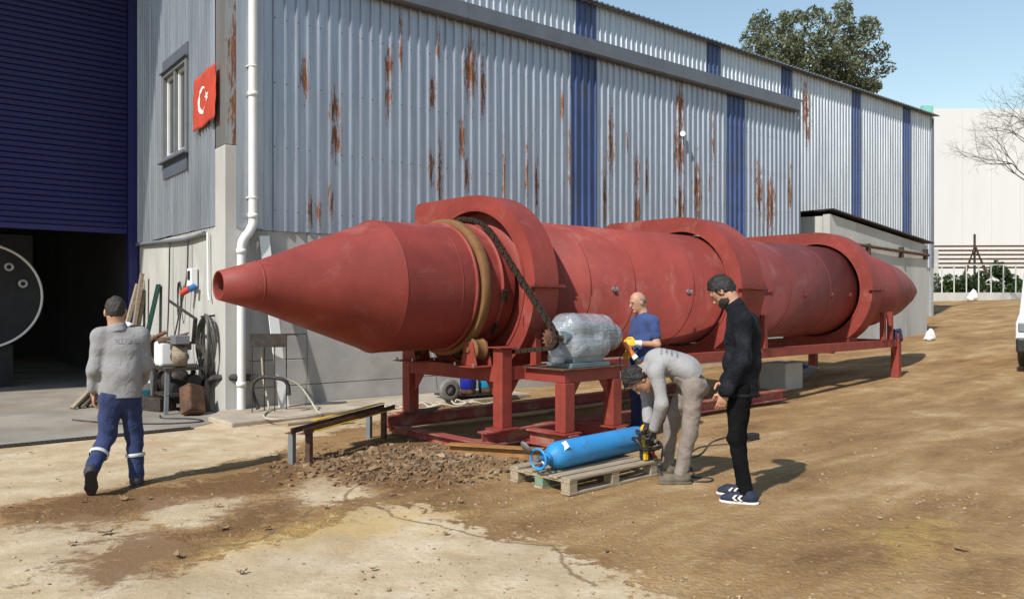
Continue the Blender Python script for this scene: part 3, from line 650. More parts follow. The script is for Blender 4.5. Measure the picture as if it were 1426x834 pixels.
# drive platform in front with two legs
part('platform_rail', MB().box((.56, -.58, .735), (1.46, -.45, .868)))
part('platform_arm', MB().box((.56, -.449, .735), (.68, T0-.062, .868)))
part('platform_arm', MB().box((1.34, -.449, .735), (1.46, T0-.062, .868)))
for s in (.63, 1.40):
    l_ = part('platform_leg', MB().box((s-.075, -.59, .215), (s+.075, -.44, .733)), bevel=.01)
    part('base_plate', MB().box((s-.13, -.64, .200), (s+.13, -.39, .214)), parent=l_, bevel=0)
    part('gusset', MB().prism([(0, 0), (.16, 0), (0, -.22)] if s < 1 else [(0, 0), (0, -.22), (-.16, 0)], (s+(.076 if s < 1 else -.076), -.515, .733), (1, 0, 0), (0, 0, 1), .012), parent=l_, bevel=0)
    part('outrigger', MB().ibeam((s, -.66, .12), (s, T0-.08, .12), .14, .155), M['red_dusty'], bevel=0)
part('motor_plate', MB().box((.50, -.62, .869), (1.52, .0, .884)), M['rust'])
# loose beams under the skid
b1 = MB().ibeam((-.02, -.0, 0), (-.02, 1.9, 0), .14, .12).build('sleeper_beam', M['red_dusty'], None, loc=(-.256+.06, 8.278-.03, .045), rot=(0, 0, R(42.5)))
tag(b1, 'red steel beam lying on the dirt across the near end of the skids', 'beam')
b2 = MB().ibeam((-.52, 0, 0), (.50, 0, 0), .12, .13).build('rusty_beam', pm('rusty_beam', (.30, .145, .045), .75, var=.25, scale=6, col2=(.16, .075, .03), amt=.7, scale2=4, thr=.5), None, loc=(-.16, 8.02, .06), rot=(0, 0, R(-18)))
tag(b2, 'short rusty orange beam on the dirt under the near skid corner', 'beam')
pl = MB().prism([(0, 0), (.34, .05), (.5, .35), (.1, .3)], (0, 0, 0), (1, 0, 0), (0, 1, 0), .008).build('steel_offcut', M['rust'], None, loc=(-1.32, 9.55, .222), rot=(R(3), R(-3), R(10)))
tag(pl, 'thin brown steel plate lying loose on the rear skid beam', 'plate')
# ------------------------------------------------------------------ people: bodies grown from a distance field, clothing as children
def nrm(v): v = np.asarray(v, float); return v/np.linalg.norm(v)
class Field:
    def __init__(s): s.p = []; s.cuts = []
    def cone(s, a, b, r1, r2=None, k=.03, sq=None):
        s.p.append(('c', np.array(a, float), np.array(b, float), r1, r1 if r2 is None else r2, k, sq)); return s
    def chain(s, pts, rs, k=.03, sq=None):
        for i in range(len(pts)-1): s.cone(pts[i], pts[i+1], rs[i], rs[i+1], k, sq)
        return s
    def ell(s, c, rad, axes=None, k=.02):
        s.p.append(('e', np.array(c, float), np.array(rad, float), np.eye(3) if axes is None else np.array(axes, float), None, k, None)); return s
    def cut(s, pt, n, rag=0): s.cuts.append((np.array(pt, float), nrm(n), rag)); return s
    def mesh(s, name, h, disp=None, smooth=1):
        lo = np.full(3, 1e9); hi = -lo
        for q in s.p:
            if q[0] == 'c':
                r = max(q[3], q[4]); lo = np.minimum(lo, np.minimum(q[1], q[2])-r); hi = np.maximum(hi, np.maximum(q[1], q[2])+r)
            else: r = max(q[2]); lo = np.minimum(lo, q[1]-r); hi = np.maximum(hi, q[1]+r)
        lo -= .05; hi += .05
        ax = [np.arange(lo[i], hi[i], h) for i in range(3)]; sh = tuple(len(a) for a in ax)
        D = np.full(sh, .25, np.float32)
        for q in s.p:
            if q[0] == 'c': r = max(q[3], q[4])+.07; l, u = np.minimum(q[1], q[2])-r, np.maximum(q[1], q[2])+r
            else: r = max(q[2])+.06; l, u = q[1]-r, q[1]+r
            sl = tuple(slice(max(0, int((l[i]-lo[i])/h)), min(sh[i], int((u[i]-lo[i])/h)+2)) for i in range(3))
            P = np.stack(np.meshgrid(*[ax[i][sl[i]] for i in range(3)], indexing='ij'), -1)
            if q[0] == 'c':
                a, b_, r1, r2, k, sq = q[1:7]; f = 1
                rel = P-a
                if sq is not None:
                    n_ = nrm(sq[0]); f = sq[1]; ba = b_-a; n_ = n_ - ba*(n_@ba)/max(1e-9, ba@ba); n_ = nrm(n_)
                    rel = rel + n_*((rel@n_)*(1/f-1))[..., None]
                ba = b_-a; L = max(1e-9, ba@ba); hh = np.clip((rel@ba)/L, 0, 1)
                d = (np.linalg.norm(rel-hh[..., None]*ba, axis=-1)-(r1+(r2-r1)*hh))*(.5+.5*f)
            else:
                c, rad, A, _, k, _ = q[1:7]
                loc = (P-c)@A.T; kk = np.linalg.norm(loc/rad, axis=-1); k2 = np.linalg.norm(loc/rad**2, axis=-1)+1e-9
                d = kk*(kk-1)/k2
            o = D[sl]; hm = np.maximum(k-np.abs(o-d), 0)/k
            D[sl] = np.minimum(o, d)-hm*hm*k*.25
        if disp is not None:
            G = np.meshgrid(*ax, indexing='ij'); D = D+disp(*G).astype(np.float32)
        for pt, n_, rag in s.cuts:
            G = np.meshgrid(*ax, indexing='ij'); pl_ = sum((G[i]-pt[i])*n_[i] for i in range(3))
            if rag: pl_ = pl_+folds(rag, 190, 3, [(1, 0, 0), (0, 1, 0), (0, 0, 1)])(*G)
            D = np.maximum(D, pl_.astype(np.float32))
        return surface_net(name, D, lo, h, smooth)
def surface_net(name, D, lo, h, smooth=1):
    ins = D < 0; sh = D.shape
    c = [ins[i:sh[0]-1+i, j:sh[1]-1+j, k_:sh[2]-1+k_] for i in (0, 1) for j in (0, 1) for k_ in (0, 1)]
    cnt = sum(x.astype(np.int8) for x in c); act = (cnt > 0) & (cnt < 8)
    ci = np.argwhere(act); vid = np.full(act.shape, -1, np.int64); vid[act] = np.arange(len(ci))
    acc = np.zeros((len(ci), 3)); num = np.zeros(len(ci))
    cor = [(i, j, k_) for i in (0, 1) for j in (0, 1) for k_ in (0, 1)]
    for a in range(8):
        for b_ in range(a+1, 8):
            da = np.array(cor[b_])-np.array(cor[a])
            if np.abs(da).sum() != 1: continue
            va = D[tuple((ci+cor[a]).T)]; vb = D[tuple((ci+cor[b_]).T)]; x = (va < 0) != (vb < 0)
            tt = np.where(x, va/np.where(x, va-vb, 1), 0)
            acc[x] += (np.array(cor[a])+tt[:, None]*da)[x]; num[x] += 1
    vs = lo+(ci+acc/num[:, None])*h; fs = []
    for axn in range(3):
        o1, o2 = [(1, 2), (2, 0), (0, 1)][axn]
        sl0 = [slice(None)]*3; sl1 = [slice(None)]*3; sl0[axn] = slice(0, -1); sl1[axn] = slice(1, None)
        e0, e1 = ins[tuple(sl0)], ins[tuple(sl1)]; E = np.argwhere(e0 != e1)
        E = E[(E[:, o1] > 0) & (E[:, o2] > 0) & (E[:, o1] < sh[o1]-1) & (E[:, o2] < sh[o2]-1)]
        d1 = np.zeros(3, int); d1[o1] = 1; d2 = np.zeros(3, int); d2[o2] = 1
        qd = np.stack([vid[tuple((E-d1-d2).T)], vid[tuple((E-d2).T)], vid[tuple(E.T)], vid[tuple((E-d1).T)]], -1)
        fl = ~e0[tuple(E.T)]; qd[fl] = qd[fl][:, ::-1]; fs.append(qd)
    F_ = np.concatenate(fs); F_ = F_[(F_ >= 0).all(1)]
    me = bpy.data.meshes.new(name); me.vertices.add(len(vs)); me.vertices.foreach_set('co', vs.ravel())
    me.loops.add(F_.size); me.loops.foreach_set('vertex_index', F_.ravel()); me.polygons.add(len(F_))
    me.polygons.foreach_set('loop_start', np.arange(0, F_.size, 4)); me.polygons.foreach_set('use_smooth', np.ones(len(F_), bool)); me.update(); me.validate()
    return me
def folds(amp, f, seed, dirs):
    r = np.random.default_rng(seed); T = []
    for d in dirs:
        d = nrm(d)
        for _ in range(2):
            k1 = nrm(d+r.normal(0, .35, 3))*f*r.uniform(.7, 1.4); k2 = r.normal(0, 1, 3)*f*.35; T.append((k1, k2, r.uniform(0, 6.28), r.uniform(0, 6.28)))
    def fn(x, y, z):
        o = 0
        for k1, k2, a, b_ in T: o = o+np.sin(k1[0]*x+k1[1]*y+k1[2]*z+a+1.6*np.sin(k2[0]*x+k2[1]*y+k2[2]*z+b_))
        return amp*o/len(T)**.5
    return fn
def add_hand(F_, wrist, d, n, thumb, curl=.5, sz=1.0, k=.006):
    """palm plus four fingers of different length and a thumb off the side of the palm; fingers bend towards n"""
    d = nrm(d); n = nrm(np.asarray(n)-d*(np.asarray(n)@d)); s = np.cross(d, n); s = s if s@np.asarray(thumb, float) > 0 else -s
    w_ = np.asarray(wrist, float); pc = w_+d*.048*sz
    F_.ell(pc, (.052*sz, .040*sz, .017*sz), [d, s, n], k=.012)
    for j, (off, ln) in enumerate(((.029, .074), (.010, .083), (-.010, .077), (-.029, .060))):
        p = w_+d*(.085*sz)+s*off*sz; a = curl*(.9+.12*j); r = .0092*sz
        for seg_, frac in ((0, .45), (1, .32), (2, .23)):
            q = p+(d*math.cos(a)+n*math.sin(a))*ln*frac*sz; F_.cone(p, q, r, r*.92, k=k); p = q; r *= .92; a += curl*.9
    p = w_+d*.03*sz+s*.034*sz; q = p+(s*.75+d*.55+n*.35)*.034*sz; F_.cone(p, q, .0125*sz, .011*sz, k=.012)
    q2 = q+(d*.85+n*(.3+curl*.4)+s*.1)*.03*sz; F_.cone(q, q2, .011*sz, .0095*sz, k=k); F_.cone(q2, q2+(d*.8+n*(.4+curl*.5)-s*.15)*.024*sz, .0095*sz, .008*sz, k=k)
def head_axes(f, u): f = nrm(f); u = np.asarray(u, float); u = nrm(u-f*(u@f)); return np.cross(f, u), f, u
SKIN = pm('skin_tan', (.42, .235, .15), .55, var=.12, scale=14, col2=(.46, .20, .13), amt=.5, scale2=9, thr=.5, bmp=.1, bscale=150)
HAIR_D = pm('hair_dark', (.012, .010, .009), .6, var=.4, scale=60, bmp=.8, bscale=190, bdist=.006)
HAIR_G = pm('hair_grey', (.16, .15, .14), .7, var=.4, scale=60, bmp=.8, bscale=190, bdist=.005)
STUB = pm('short_cropped_hair', (.035, .027, .022), .75, var=.4, scale=70, bmp=.7, bscale=220, bdist=.004)
EYE = pm('eye_dark', (.02, .015, .012), .2, var=.1, bmp=0)
def cloth(name, col, var=.14, rough=.9, weave=300, crease=14, stretch=None, col2=None, amt=0, fold=.35):
    m, t, b_ = nodes_of(name)
    c = ramp(t, noise_tex(t, 5, 6, .6).outputs['Fac'], [(.3, tuple(x*(1-var) for x in col)), (.7, tuple(x*(1+var) for x in col))])
    if col2: c = mix(t, ramp(t, noise_tex(t, 6, 6, .65).outputs['Fac'], [(.5, 0.0), (.68, amt)]), c, col2)
    b_.inputs['Roughness'].default_value = rough; b_.inputs['Specular IOR Level'].default_value = .25 if max(col) > .03 else .12
    b_.inputs['Sheen Weight'].default_value = .08 if max(col) > .03 else 0
    h1 = mth(t, 'ADD', mth(t, 'MULTIPLY', noise_tex(t, crease, 3, .5, stretch, dist=1.2).outputs['Fac'], 1.0), mth(t, 'MULTIPLY', noise_tex(t, weave, 2).outputs['Fac'], .05))
    bump(t, b_, h1, fold, .035); t.links.new(c, b_.inputs['Base Color'])
    return m, t, b_, c
def printed(name, col, box, lines, axis_line, axis_run):
    """cloth with small lines of dark lettering printed inside a box of local coordinates"""
    m, t, b_, c = cloth(name, col, .08, fold=.3)
    sx = N(t, 'ShaderNodeSeparateXYZ'); t.links.new(t.nodes['TC'].outputs['Object'], sx.inputs[0])
    f = None
    for i, (l, h_) in enumerate(box):
        e = mth(t, 'MULTIPLY', mth(t, 'GREATER_THAN', sx.outputs[i], l), mth(t, 'LESS_THAN', sx.outputs[i], h_)); f = e if f is None else mth(t, 'MULTIPLY', f, e)
    l, h_ = box[axis_line]; u = mth(t, 'FRACT', mth(t, 'MULTIPLY', mth(t, 'SUBTRACT', sx.outputs[axis_line], l), lines/(h_-l)))
    f = mth(t, 'MULTIPLY', f, mth(t, 'LESS_THAN', u, .42))
    st = [1, 1, 1]; st[axis_line] = .2
    nz = noise_tex(t, 75, 2, .6, tuple(st)); f = mth(t, 'MULTIPLY', f, mth(t, 'GREATER_THAN', nz.outputs['Fac'], .47))
    t.links.new(mix(t, mth(t, 'MULTIPLY', f, .8), c, (.05, .05, .07)), b_.inputs['Base Color'])
    return m
def person(label, loc, J, top, legs, shoes, hair, beard=False, gloves=None, fold=None, curl=(.5, .5), hand_n=None, scale_head=1.0, h=.0065, sleeves='long', waist_z=None):
    root = tag(empty('person', on(*loc), -math.atan2(loc[0], loc[1])), label, 'person')
    A = {k: np.array(v, float) for k, v in J.items() if not isinstance(v, (int, float))}
    fwd = nrm(A['fwd']); bodyup = nrm(A['chest']-A['pelvis'])
    hx, hf, hu = head_axes(A['hf'], A['hu']); hc = A['hc']; q = scale_head
    B = Field()
    B.ell(hc+hu*.02*q, (.077*q, .098*q, .105*q), [hx, hf, hu], .02).ell(hc+hf*.022*q-hu*.062*q, (.057*q, .068*q, .060*q), [hx, hf, hu], .03)
    B.cone(hc+hf*.096*q+hu*.012*q, hc+hf*.112*q-hu*.022*q, .009*q, .014*q, .012)                       # nose
    B.ell(hc+hf*.086*q+hu*.03*q, (.05*q, .014*q, .012*q), [hx, hf, hu], .015)                          # brow
    B.ell(hc+hf*.088*q-hu*.055*q, (.026*q, .012*q, .010*q), [hx, hf, hu], .008)                        # lips
    B.ell(hc+hf*.07*q-hu*.098*q, (.026*q, .026*q, .018*q), [hx, hf, hu], .02)                          # chin
    for sg in (-1, 1): B.ell(hc+hx*sg*.079*q-hf*.008*q-hu*.005*q, (.011*q, .022*q, .034*q), [hx, hf, hu], .006)
    B.cone(A['neck'], hc-hu*.05*q-hf*.02*q, .062, .055, .03)
    B.cone(A['pelvis'], A['chest'], .095, .12, .05, (fwd, .65)).cone(A['chest'], A['neck'], .12, .06, .05, (fwd, .7))
    for sd in 'LR':
        B.chain([A['sh'+sd], A['el'+sd], A['wr'+sd]], [.05, .04, .027], .025).cone(A['chest'], A['sh'+sd], .08, .05, .05)
        B.chain([A['hip'+sd], A['kn'+sd], A['an'+sd]], [.064, .048, .034], .03).cone(A['pelvis'], A['hip'+sd], .075, .066, .05)
        d = nrm(A['wr'+sd]-A['el'+sd]); d = nrm(A['hd'+sd]) if 'hd'+sd in A else d
        n_ = A['hn'+sd] if 'hn'+sd in A else fwd
        if not gloves: add_hand(B, A['wr'+sd], d, n_, A['th'+sd] if 'th'+sd in A else fwd, curl[0 if sd == 'L' else 1])
    bm_ = B.mesh('body', h); body = link('body', bm_, SKIN, root)
    if beard:
        F_ = Field(); F_.ell(hc+hf*.022*q-hu*.068*q, (.0655*q, .082*q, .071*q), [hx, hf, hu], .02); F_.cut(hc+hf*.06*q-hu*.040*q, hu*.80+hf*.6, .004); F_.cut(hc-hf*.022*q, -hf, .004)
        link('beard', F_.mesh('beard', .005, folds(.002, 260, 3, [(1, 0, 0), (0, 1, 0)])), beard, root)
    ev = MB()
    for sg in (-1, 1): ev.lathe([(-.004, 0), (-.003, .007), (.0, .0085), (.003, .007), (.004, 0)], V(*(hc+hx*sg*.033*q+hf*.090*q+hu*.012*q)), V(*hf), 10)
    ev.build('eyes', EYE, root)
    # hair
    kind, hm = hair; F_ = Field()
    if kind == 'bald':                                                                                    # fringe round the back and sides only
        F_.ell(hc+hu*.012*q-hf*.008*q, (.083*q, .096*q, .078*q), [hx, hf, hu], .01); F_.cut(hc+hf*.015*q, hf*1+hu*.25); F_.cut(hc+hu*.062*q, hu*.85-hf*.5); F_.cut(hc-hu*.035*q, -hu)
    else:
        th = {'short': .013, 'full': .022, 'crop': .005}[kind]
        F_.ell(hc+hu*.026*q-hf*.004*q, (.078*q+th, .099*q+th, .106*q+th*1.3), [hx, hf, hu], .01)
        F_.cut(hc+hu*.062*q+hf*.06*q, hf*.75-hu*.72, .005); F_.cut(hc-hu*(.004 if kind == 'short' else .012 if kind == 'crop' else .035)*q, -hu*.80+hf*.58, .006)
    link('hair', F_.mesh('hair', .006, folds(.0035 if kind != 'full' else .0065, 130, 5, [(1, 0, 0), (0, 1, .5), (.3, 0, 1)])), hm, root)
    if kind == 'short':                                                                                   # faded sides running into the beard
        F_ = Field(); F_.ell(hc+hu*.012*q-hf*.006*q, (.0795*q, .1005*q, .098*q), [hx, hf, hu], .01); F_.cut(hc+hf*.035*q, hf*.9-hu*.25, .004); F_.cut(hc-hu*.045*q, -hu*.9+hf*.35, .005)
        link('hair_fade', F_.mesh('fade', .006), STUB, root)
    # upper garment
    tm, puff, hem = top; F_ = Field(); rs_ = {'long': (.060, .053, .043), 'short': (.06, .056, .05)}[sleeves]
    F_.cone(A['pelvis']-bodyup*.10, A['belly'], .150+puff, .150+puff, .06, (fwd, .72)).cone(A['belly'], A['chest'], .150+puff, .158+puff, .06, (fwd, .70)).cone(A['chest'], A['neck']-bodyup*.03, .14+puff*.6, .068, .05, (fwd, .72))
    for sd in 'LR':
        F_.cone(A['chest']+bodyup*.05, A['sh'+sd], .085, .062+puff*.4, .05).cone(A['neck']-bodyup*.03, A['sh'+sd], .058, .056+puff*.3, .05)
        if sleeves == 'long':
            F_.chain([A['sh'+sd], A['el'+sd], A['wr'+sd]-nrm(A['wr'+sd]-A['el'+sd])*J.get('cuff'+sd, .01)], [x+puff*.45 for x in rs_], .03)
            e = A['wr'+sd]-nrm(A['wr'+sd]-A['el'+sd])*J.get('cuff'+sd, .01)
        else:
            e = A['sh'+sd]+(A['el'+sd]-A['sh'+sd])*.62; F_.cone(A['sh'+sd], e, .062+puff*.4, .062+puff*.4, .03)
    F_.cut(A['pelvis']+bodyup*hem, -bodyup if waist_z is None else waist_z)
    dr_ = fold or [(0, 0, 1), (.5, 0, 1), (-.5, .3, 1)]
    tp = link('jacket' if puff > .012 else 'shirt', F_.mesh('top', h, folds(.008 if puff > .012 else .0058, 30, 11, dr_)), tm, root)
    if puff > .012:
        hp = A['pelvis']+bodyup*(hem+.012); sdv = np.cross(bodyup, fwd); ra = .150+puff+.004
        tp_pts = [V(*(hp+sdv*ra*math.cos(2*math.pi*i/40)+fwd*ra*.73*math.sin(2*math.pi*i/40))) for i in range(40)]
        MB().tube(tp_pts, .014, 8, closed=True).build('hem_band', tm, tp)
        for sd in 'LR':
            e = A['wr'+sd]; d_ = nrm(e-A['el'+sd]); MB().lathe([(-.055, .052), (-.05, .0555), (-.002, .0545), (.003, .047), (-.01, .043)], V(*(e-d_*.0)), V(*d_), 24).build('cuff', tm, tp)
    nk = A['neck']; cdir = nrm(hc-hu*.05-nk)
    k = MB(); ch = .07 if puff > .012 else .034; k.lathe([(-.03, .080), (.008, .077), (ch, .076 if puff > .012 else .070), (ch+.002, .068), (.0, .062)], V(*(nk+cdir*.0)), V(*cdir), 24); k.build('collar', tm, tp)
    # trousers
    lm, lr = legs; F_ = Field()
    F_.cone(A['hipL'], A['hipR'], .094+lr, .094+lr, .05, (fwd, .95)).cone(A['pelvis']-bodyup*.02, A['pelvis']+bodyup*.10, .130+lr*.5, .128+lr*.5, .05, (fwd, .76))
    for sd in 'LR': F_.chain([A['hip'+sd], A['kn'+sd], A['an'+sd]+nrm(A['kn'+sd]-A['an'+sd])*.0], [.092+lr, .066+lr, .055+lr], .025)
    link('trousers', F_.mesh('trousers', h, folds(.0045, 40, 23, [(0, 0, 1), (.6, .2, 1), (-.5, .5, 1)])), lm, root)
    # shoes
    sm, som = shoes
    for sd in 'LR':
        an = A['an'+sd]; fd = nrm(A['ft'+sd]); up_ = nrm(A.get('fu'+sd, np.array((0, 0, 1.)))); up_ = nrm(up_-fd*(up_@fd)); lat = np.cross(fd, up_)
        base = an-up_*.062
        F_ = Field(); F_.cone(base-fd*.045+up_*.022, base+fd*.11+up_*.012, .046, .044, .03, (lat, .9)).cone(base+fd*.11+up_*.012, base+fd*.165+up_*.004, .044, .032, .03).cone(an-fd*.01, base-fd*.02+up_*.03, .048, .05, .03)
        F_.cut(base-up_*.018, -up_)
        sh_ = link('shoe', F_.mesh('shoe', .0055), sm, root)
        F_ = Field(); F_.cone(base-fd*.05-up_*.014, base+fd*.11-up_*.014, .048, .050, .02, (lat, .9)).cone(base+fd*.11-up_*.014, base+fd*.17-up_*.014, .050, .036, .02); F_.cut(base-up_*.026, -up_); F_.cut(base-up_*.006, up_)
        link('sole', F_.mesh('sole', .005), som, sh_)
    if gloves:
        for sd, (gm, cm) in gloves.items():
            d = nrm(A['wr'+sd]-A['el'+sd]); d2 = nrm(A['hd'+sd]) if 'hd'+sd in A else d
            F_ = Field(); add_hand(F_, A['wr'+sd], d2, A['hn'+sd] if 'hn'+sd in A else fwd, A['th'+sd] if 'th'+sd in A else fwd, curl[0 if sd == 'L' else 1], 1.14, .01)
            gl = link('glove', F_.mesh('glove', .005), gm, root)
            MB().tube([V(*(A['wr'+sd]-d*.055)), V(*(A['wr'+sd]-d*.02)), V(*(A['wr'+sd]+d2*.022))], [.040, .036, .033], 16).build('cuff', cm, gl)
    return root, A

WHITE_SOLE = pm('white_sole', (.66, .62, .58), .7, var=.08)
# man in black standing at the right, seen from behind his left side, looking down
denim = cloth('black_denim', (.010, .011, .015), .35, .85, crease=18, col2=(.040, .043, .052), amt=.5, fold=.6)[0]
trou_b = cloth('black_trousers', (.0055, .0055, .0065), .25, .9)[0]
shoe_n = pm('navy_suede', (.012, .018, .042), .75, var=.25, scale=20)
JA = dict(fwd=(-.92, .38, 0), pelvis=(.035, .02, .92), belly=(.045, .03, 1.08), chest=(.05, .035, 1.31), neck=(.005, .04, 1.515),
          hc=(-.10, .05, 1.66), hf=(-.72, .26, -.66), hu=(-.58, .2, .78),
          shL=(.055, -.135, 1.425), elL=(.045, -.185, 1.13), wrL=(-.085, -.20, .885), hdL=(-.25, -.02, -.97), hnL=(-.2, .98, 0), thL=(-1, 0, 0),
          shR=(.09, .205, 1.425), elR=(.055, .25, 1.14), wrR=(-.08, .22, .93), hdR=(-.3, 0, -.95), hnR=(-.2, -.98, 0), thR=(-1, 0, 0),
          hipL=(.02, -.075, .90), knL=(-.005, -.08, .50), anL=(.075, -.08, .09), ftL=(-1, .05, 0),
          hipR=(.045, .105, .90), knR=(.02, .10, .50), anR=(.045, .17, .09), ftR=(-1, .1, 0))
man_b, A_ = person('man in black jacket and black trousers looking down at the workers', (1.78, 6.27), JA, (denim, .026, -.09), (trou_b, -.004), (shoe_n, WHITE_SOLE), ('short', HAIR_D), beard=HAIR_D, curl=(.32, .4))
for sd, dy in (('L', -.0555), ('R', -.0555)):
    an = A_['an'+sd]; sh_ = [c for c in man_b.children if c.name.startswith('shoe')][0 if sd == 'L' else 1]
    for i, dx in enumerate((-.045, -.085)):                                                              # white chevrons on the shoe's side
        k = MB(); x = an[0]+dx; z0 = .03
        k.prism([(0, .045), (.018, .045), (-.004, .022), (.018, 0), (0, 0), (-.022, .022)], (x, an[1]+dy+.012, z0), (1, 0, 0), (0, 0, 1), .012); k.build('chevron', WHITE_SOLE, sh_)
    MB().box((an[0]+.052, an[1]-.03, .05), (an[0]+.062, an[1]+.03, .085)).build('heel_tab', WHITE_SOLE, sh_)

# man walking away at the left
shirt_w = printed('grey_shirt_printed', (.255, .25, .25), ((-.03, .165), (-.5, .5), (1.225, 1.275)), 3, 2, 0)
trou_n = cloth('navy_work_trousers', (.028, .040, .105), .2, .9)[0]
boot = pm('dark_work_shoe', (.03, .03, .035), .7, var=.3)
JB = dict(fwd=(.12, 1, 0), pelvis=(.01, 0, .82), belly=(.015, .0, .97), chest=(.02, .01, 1.16), neck=(-.01, .0, 1.355),
          hc=(-.025, .02, 1.49), hf=(.0, 1, -.12), hu=(0, .1, 1),
          shL=(-.135, 0, 1.29), elL=(-.185, -.02, 1.0), wrL=(-.19, .06, .80), hdL=(.05, .15, -1), hnL=(1, 0, 0), thL=(0, 1, 0), cuffL=.06,
          shR=(.165, .01, 1.29), elR=(.205, .03, 1.02), wrR=(.19, .17, .90), hnR=(-1, 0, 0), thR=(0, 1, 0),
          hipL=(-.055, 0, .77), knL=(-.09, .0, .44), anL=(-.20, -.25, .215), ftL=(.0, .60, -.80), fuL=(0, .80, .60),
          hipR=(.075, .01, .77), knR=(.12, .07, .44), anR=(.135, .03, .09), ftR=(.12, 1, 0))
man_w, A_ = person('man in grey long-sleeved shirt and navy work trousers walking away', (-3.33, 6.69), JB, (shirt_w, .012, -.05), (trou_n, .004), (boot, boot), ('crop', STUB), fold=[(1, 0, .3), (.6, 0, 1), (-.6, 0, 1)])
band = pm('reflective_band', (.50, .51, .52), .5, var=.08)
for sd, f_ in (('L', .52), ('R', .5)):
    kn, an = A_['kn'+sd], A_['an'+sd]; p_ = kn+(an-kn)*f_; d_ = nrm(an-kn)
    MB().lathe([(-.015, .0755), (-.013, .079), (.013, .077), (.015, .0735)], V(*p_), V(*d_), 28).build('reflective_band', band, man_w)

# man bending over the pallet
shirt_g = printed('grey_shirt_back_print', (.30, .292, .29), ((-.13, .05), (-.13, .07), (1.0, 1.3)), 4, 0, 1)
trou_g = cloth('grey_work_trousers', (.215, .18, .155), .16, .9, col2=(.28, .24, .20), amt=.6)[0]
shoe_g = pm('dusty_work_shoe', (.13, .11, .08), .85, var=.25, scale=16)
glove_k = pm('black_glove', (.02, .02, .022), .7, var=.3)
JC = dict(fwd=(-.35, -.05, -.94), pelvis=(.15, .01, .86), belly=(.07, .01, .99), chest=(-.11, 0, 1.035), neck=(-.255, -.01, .985),
          hc=(-.315, -.03, .885), hf=(-.22, -.12, -.97), hu=(-.80, -.15, .18),
          shL=(-.16, -.17, .98), elL=(-.115, -.215, .70), wrL=(-.185, -.12, .475), hdL=(-.3, .1, -.85), hnL=(-.9, .3, .2), thL=(-.3, .9, 0),
          shR=(-.20, .16, 1.0), elR=(-.26, .20, .72), wrR=(-.245, .06, .50), hdR=(-.3, -.1, -.85), hnR=(-.9, -.3, .2), thR=(-.3, -.9, 0),
          hipL=(.155, -.085, .84), knL=(.12, -.10, .455), anL=(.045, -.10, .085), ftL=(-1, -.28, 0),
          hipR=(.12, .12, .84), knR=(-.04, .19, .45), anR=(-.08, .24, .085), ftR=(-1, -.1, 0))
man_g, A_ = person('man in light grey shirt bending down over the pallet with a power tool', (1.45, 7.0), JC, (shirt_g, .004, .0), (trou_g, .002), (shoe_g, shoe_g), ('full', HAIR_D), gloves={'L': (glove_k, glove_k), 'R': (glove_k, glove_k)}, curl=(.8, .8), fold=[(1, .2, .1), (.7, .7, .3), (.8, -.6, 0)])

# older man with gloves behind the motor
polo = cloth('blue_polo', (.040, .068, .185), .12, .9)[0]
glove_y = pm('yellow_glove', (.70, .42, .03), .7, var=.12); glove_w = pm('white_knit_cuff', (.68, .65, .58), .9, var=.08)
JD = dict(fwd=(-.85, -.52, 0), pelvis=(.02, .0, .90), belly=(.025, 0, 1.04), chest=(.035, 0, 1.25), neck=(.02, .0, 1.43),
          hc=(-.035, -.02, 1.585), hf=(-.88, -.40, -.26), hu=(-.2, -.1, .97),
          shL=(.135, -.155, 1.36), elL=(.185, -.19, 1.09), wrL=(-.055, -.26, 1.105), hdL=(-.95, -.2, .1), hnL=(-.1, .9, -.4), thL=(0, .3, .95),
          shR=(-.06, .15, 1.36), elR=(-.115, .12, 1.10), wrR=(-.155, -.14, .985), hdR=(-.35, -.9, .0), hnR=(.5, -.4, -.6), thR=(.2, 0, .95),
          hipL=(.085, -.07, .88), knL=(.075, -.09, .48), anL=(.075, -.06, .09), ftL=(-.85, -.5, 0),
          hipR=(-.045, .07, .88), knR=(-.06, .05, .48), anR=(-.06, .08, .09), ftR=(-.85, -.5, 0))
man_o, A_ = person('balding man in blue polo shirt and yellow gloves beside the wrapped motor', (1.555, 9.5), JD, (polo, .006, -.03), (trou_n, .006), (boot, boot), ('bald', HAIR_G), gloves={'L': (glove_y, glove_w), 'R': (glove_y, glove_w)}, curl=(.75, .8), sleeves='short')
# ------------------------------------------------------------------ things round the dryer
DO = V(-.256, 8.278, 0); CA, SA = math.cos(R(42.5)), math.sin(R(42.5))
def DW(s, t, z=0): return V(DO.x+CA*s-SA*t, DO.y+SA*s+CA*t, z)
CW, SW = math.cos(WROT), math.sin(WROT)
def WW(s, t, z=0): return V(WALL[0]+CW*s-SW*t, WALL[1]+SW*s+CW*t, z)
def bez(pts, n=8):
    """smooth curve through points"""
    P = [Vector(p) for p in pts]; out = []
    for i in range(len(P)-1):
        a, b_, c, d = P[max(i-1, 0)], P[i], P[i+1], P[min(i+2, len(P)-1)]
        for j in range(n):
            t_ = j/n; out.append(.5*((2*b_)+(c-a)*t_+(2*a-5*b_+4*c-d)*t_**2+(3*b_-a-3*c+d)*t_**3))
    return out+[P[-1]]

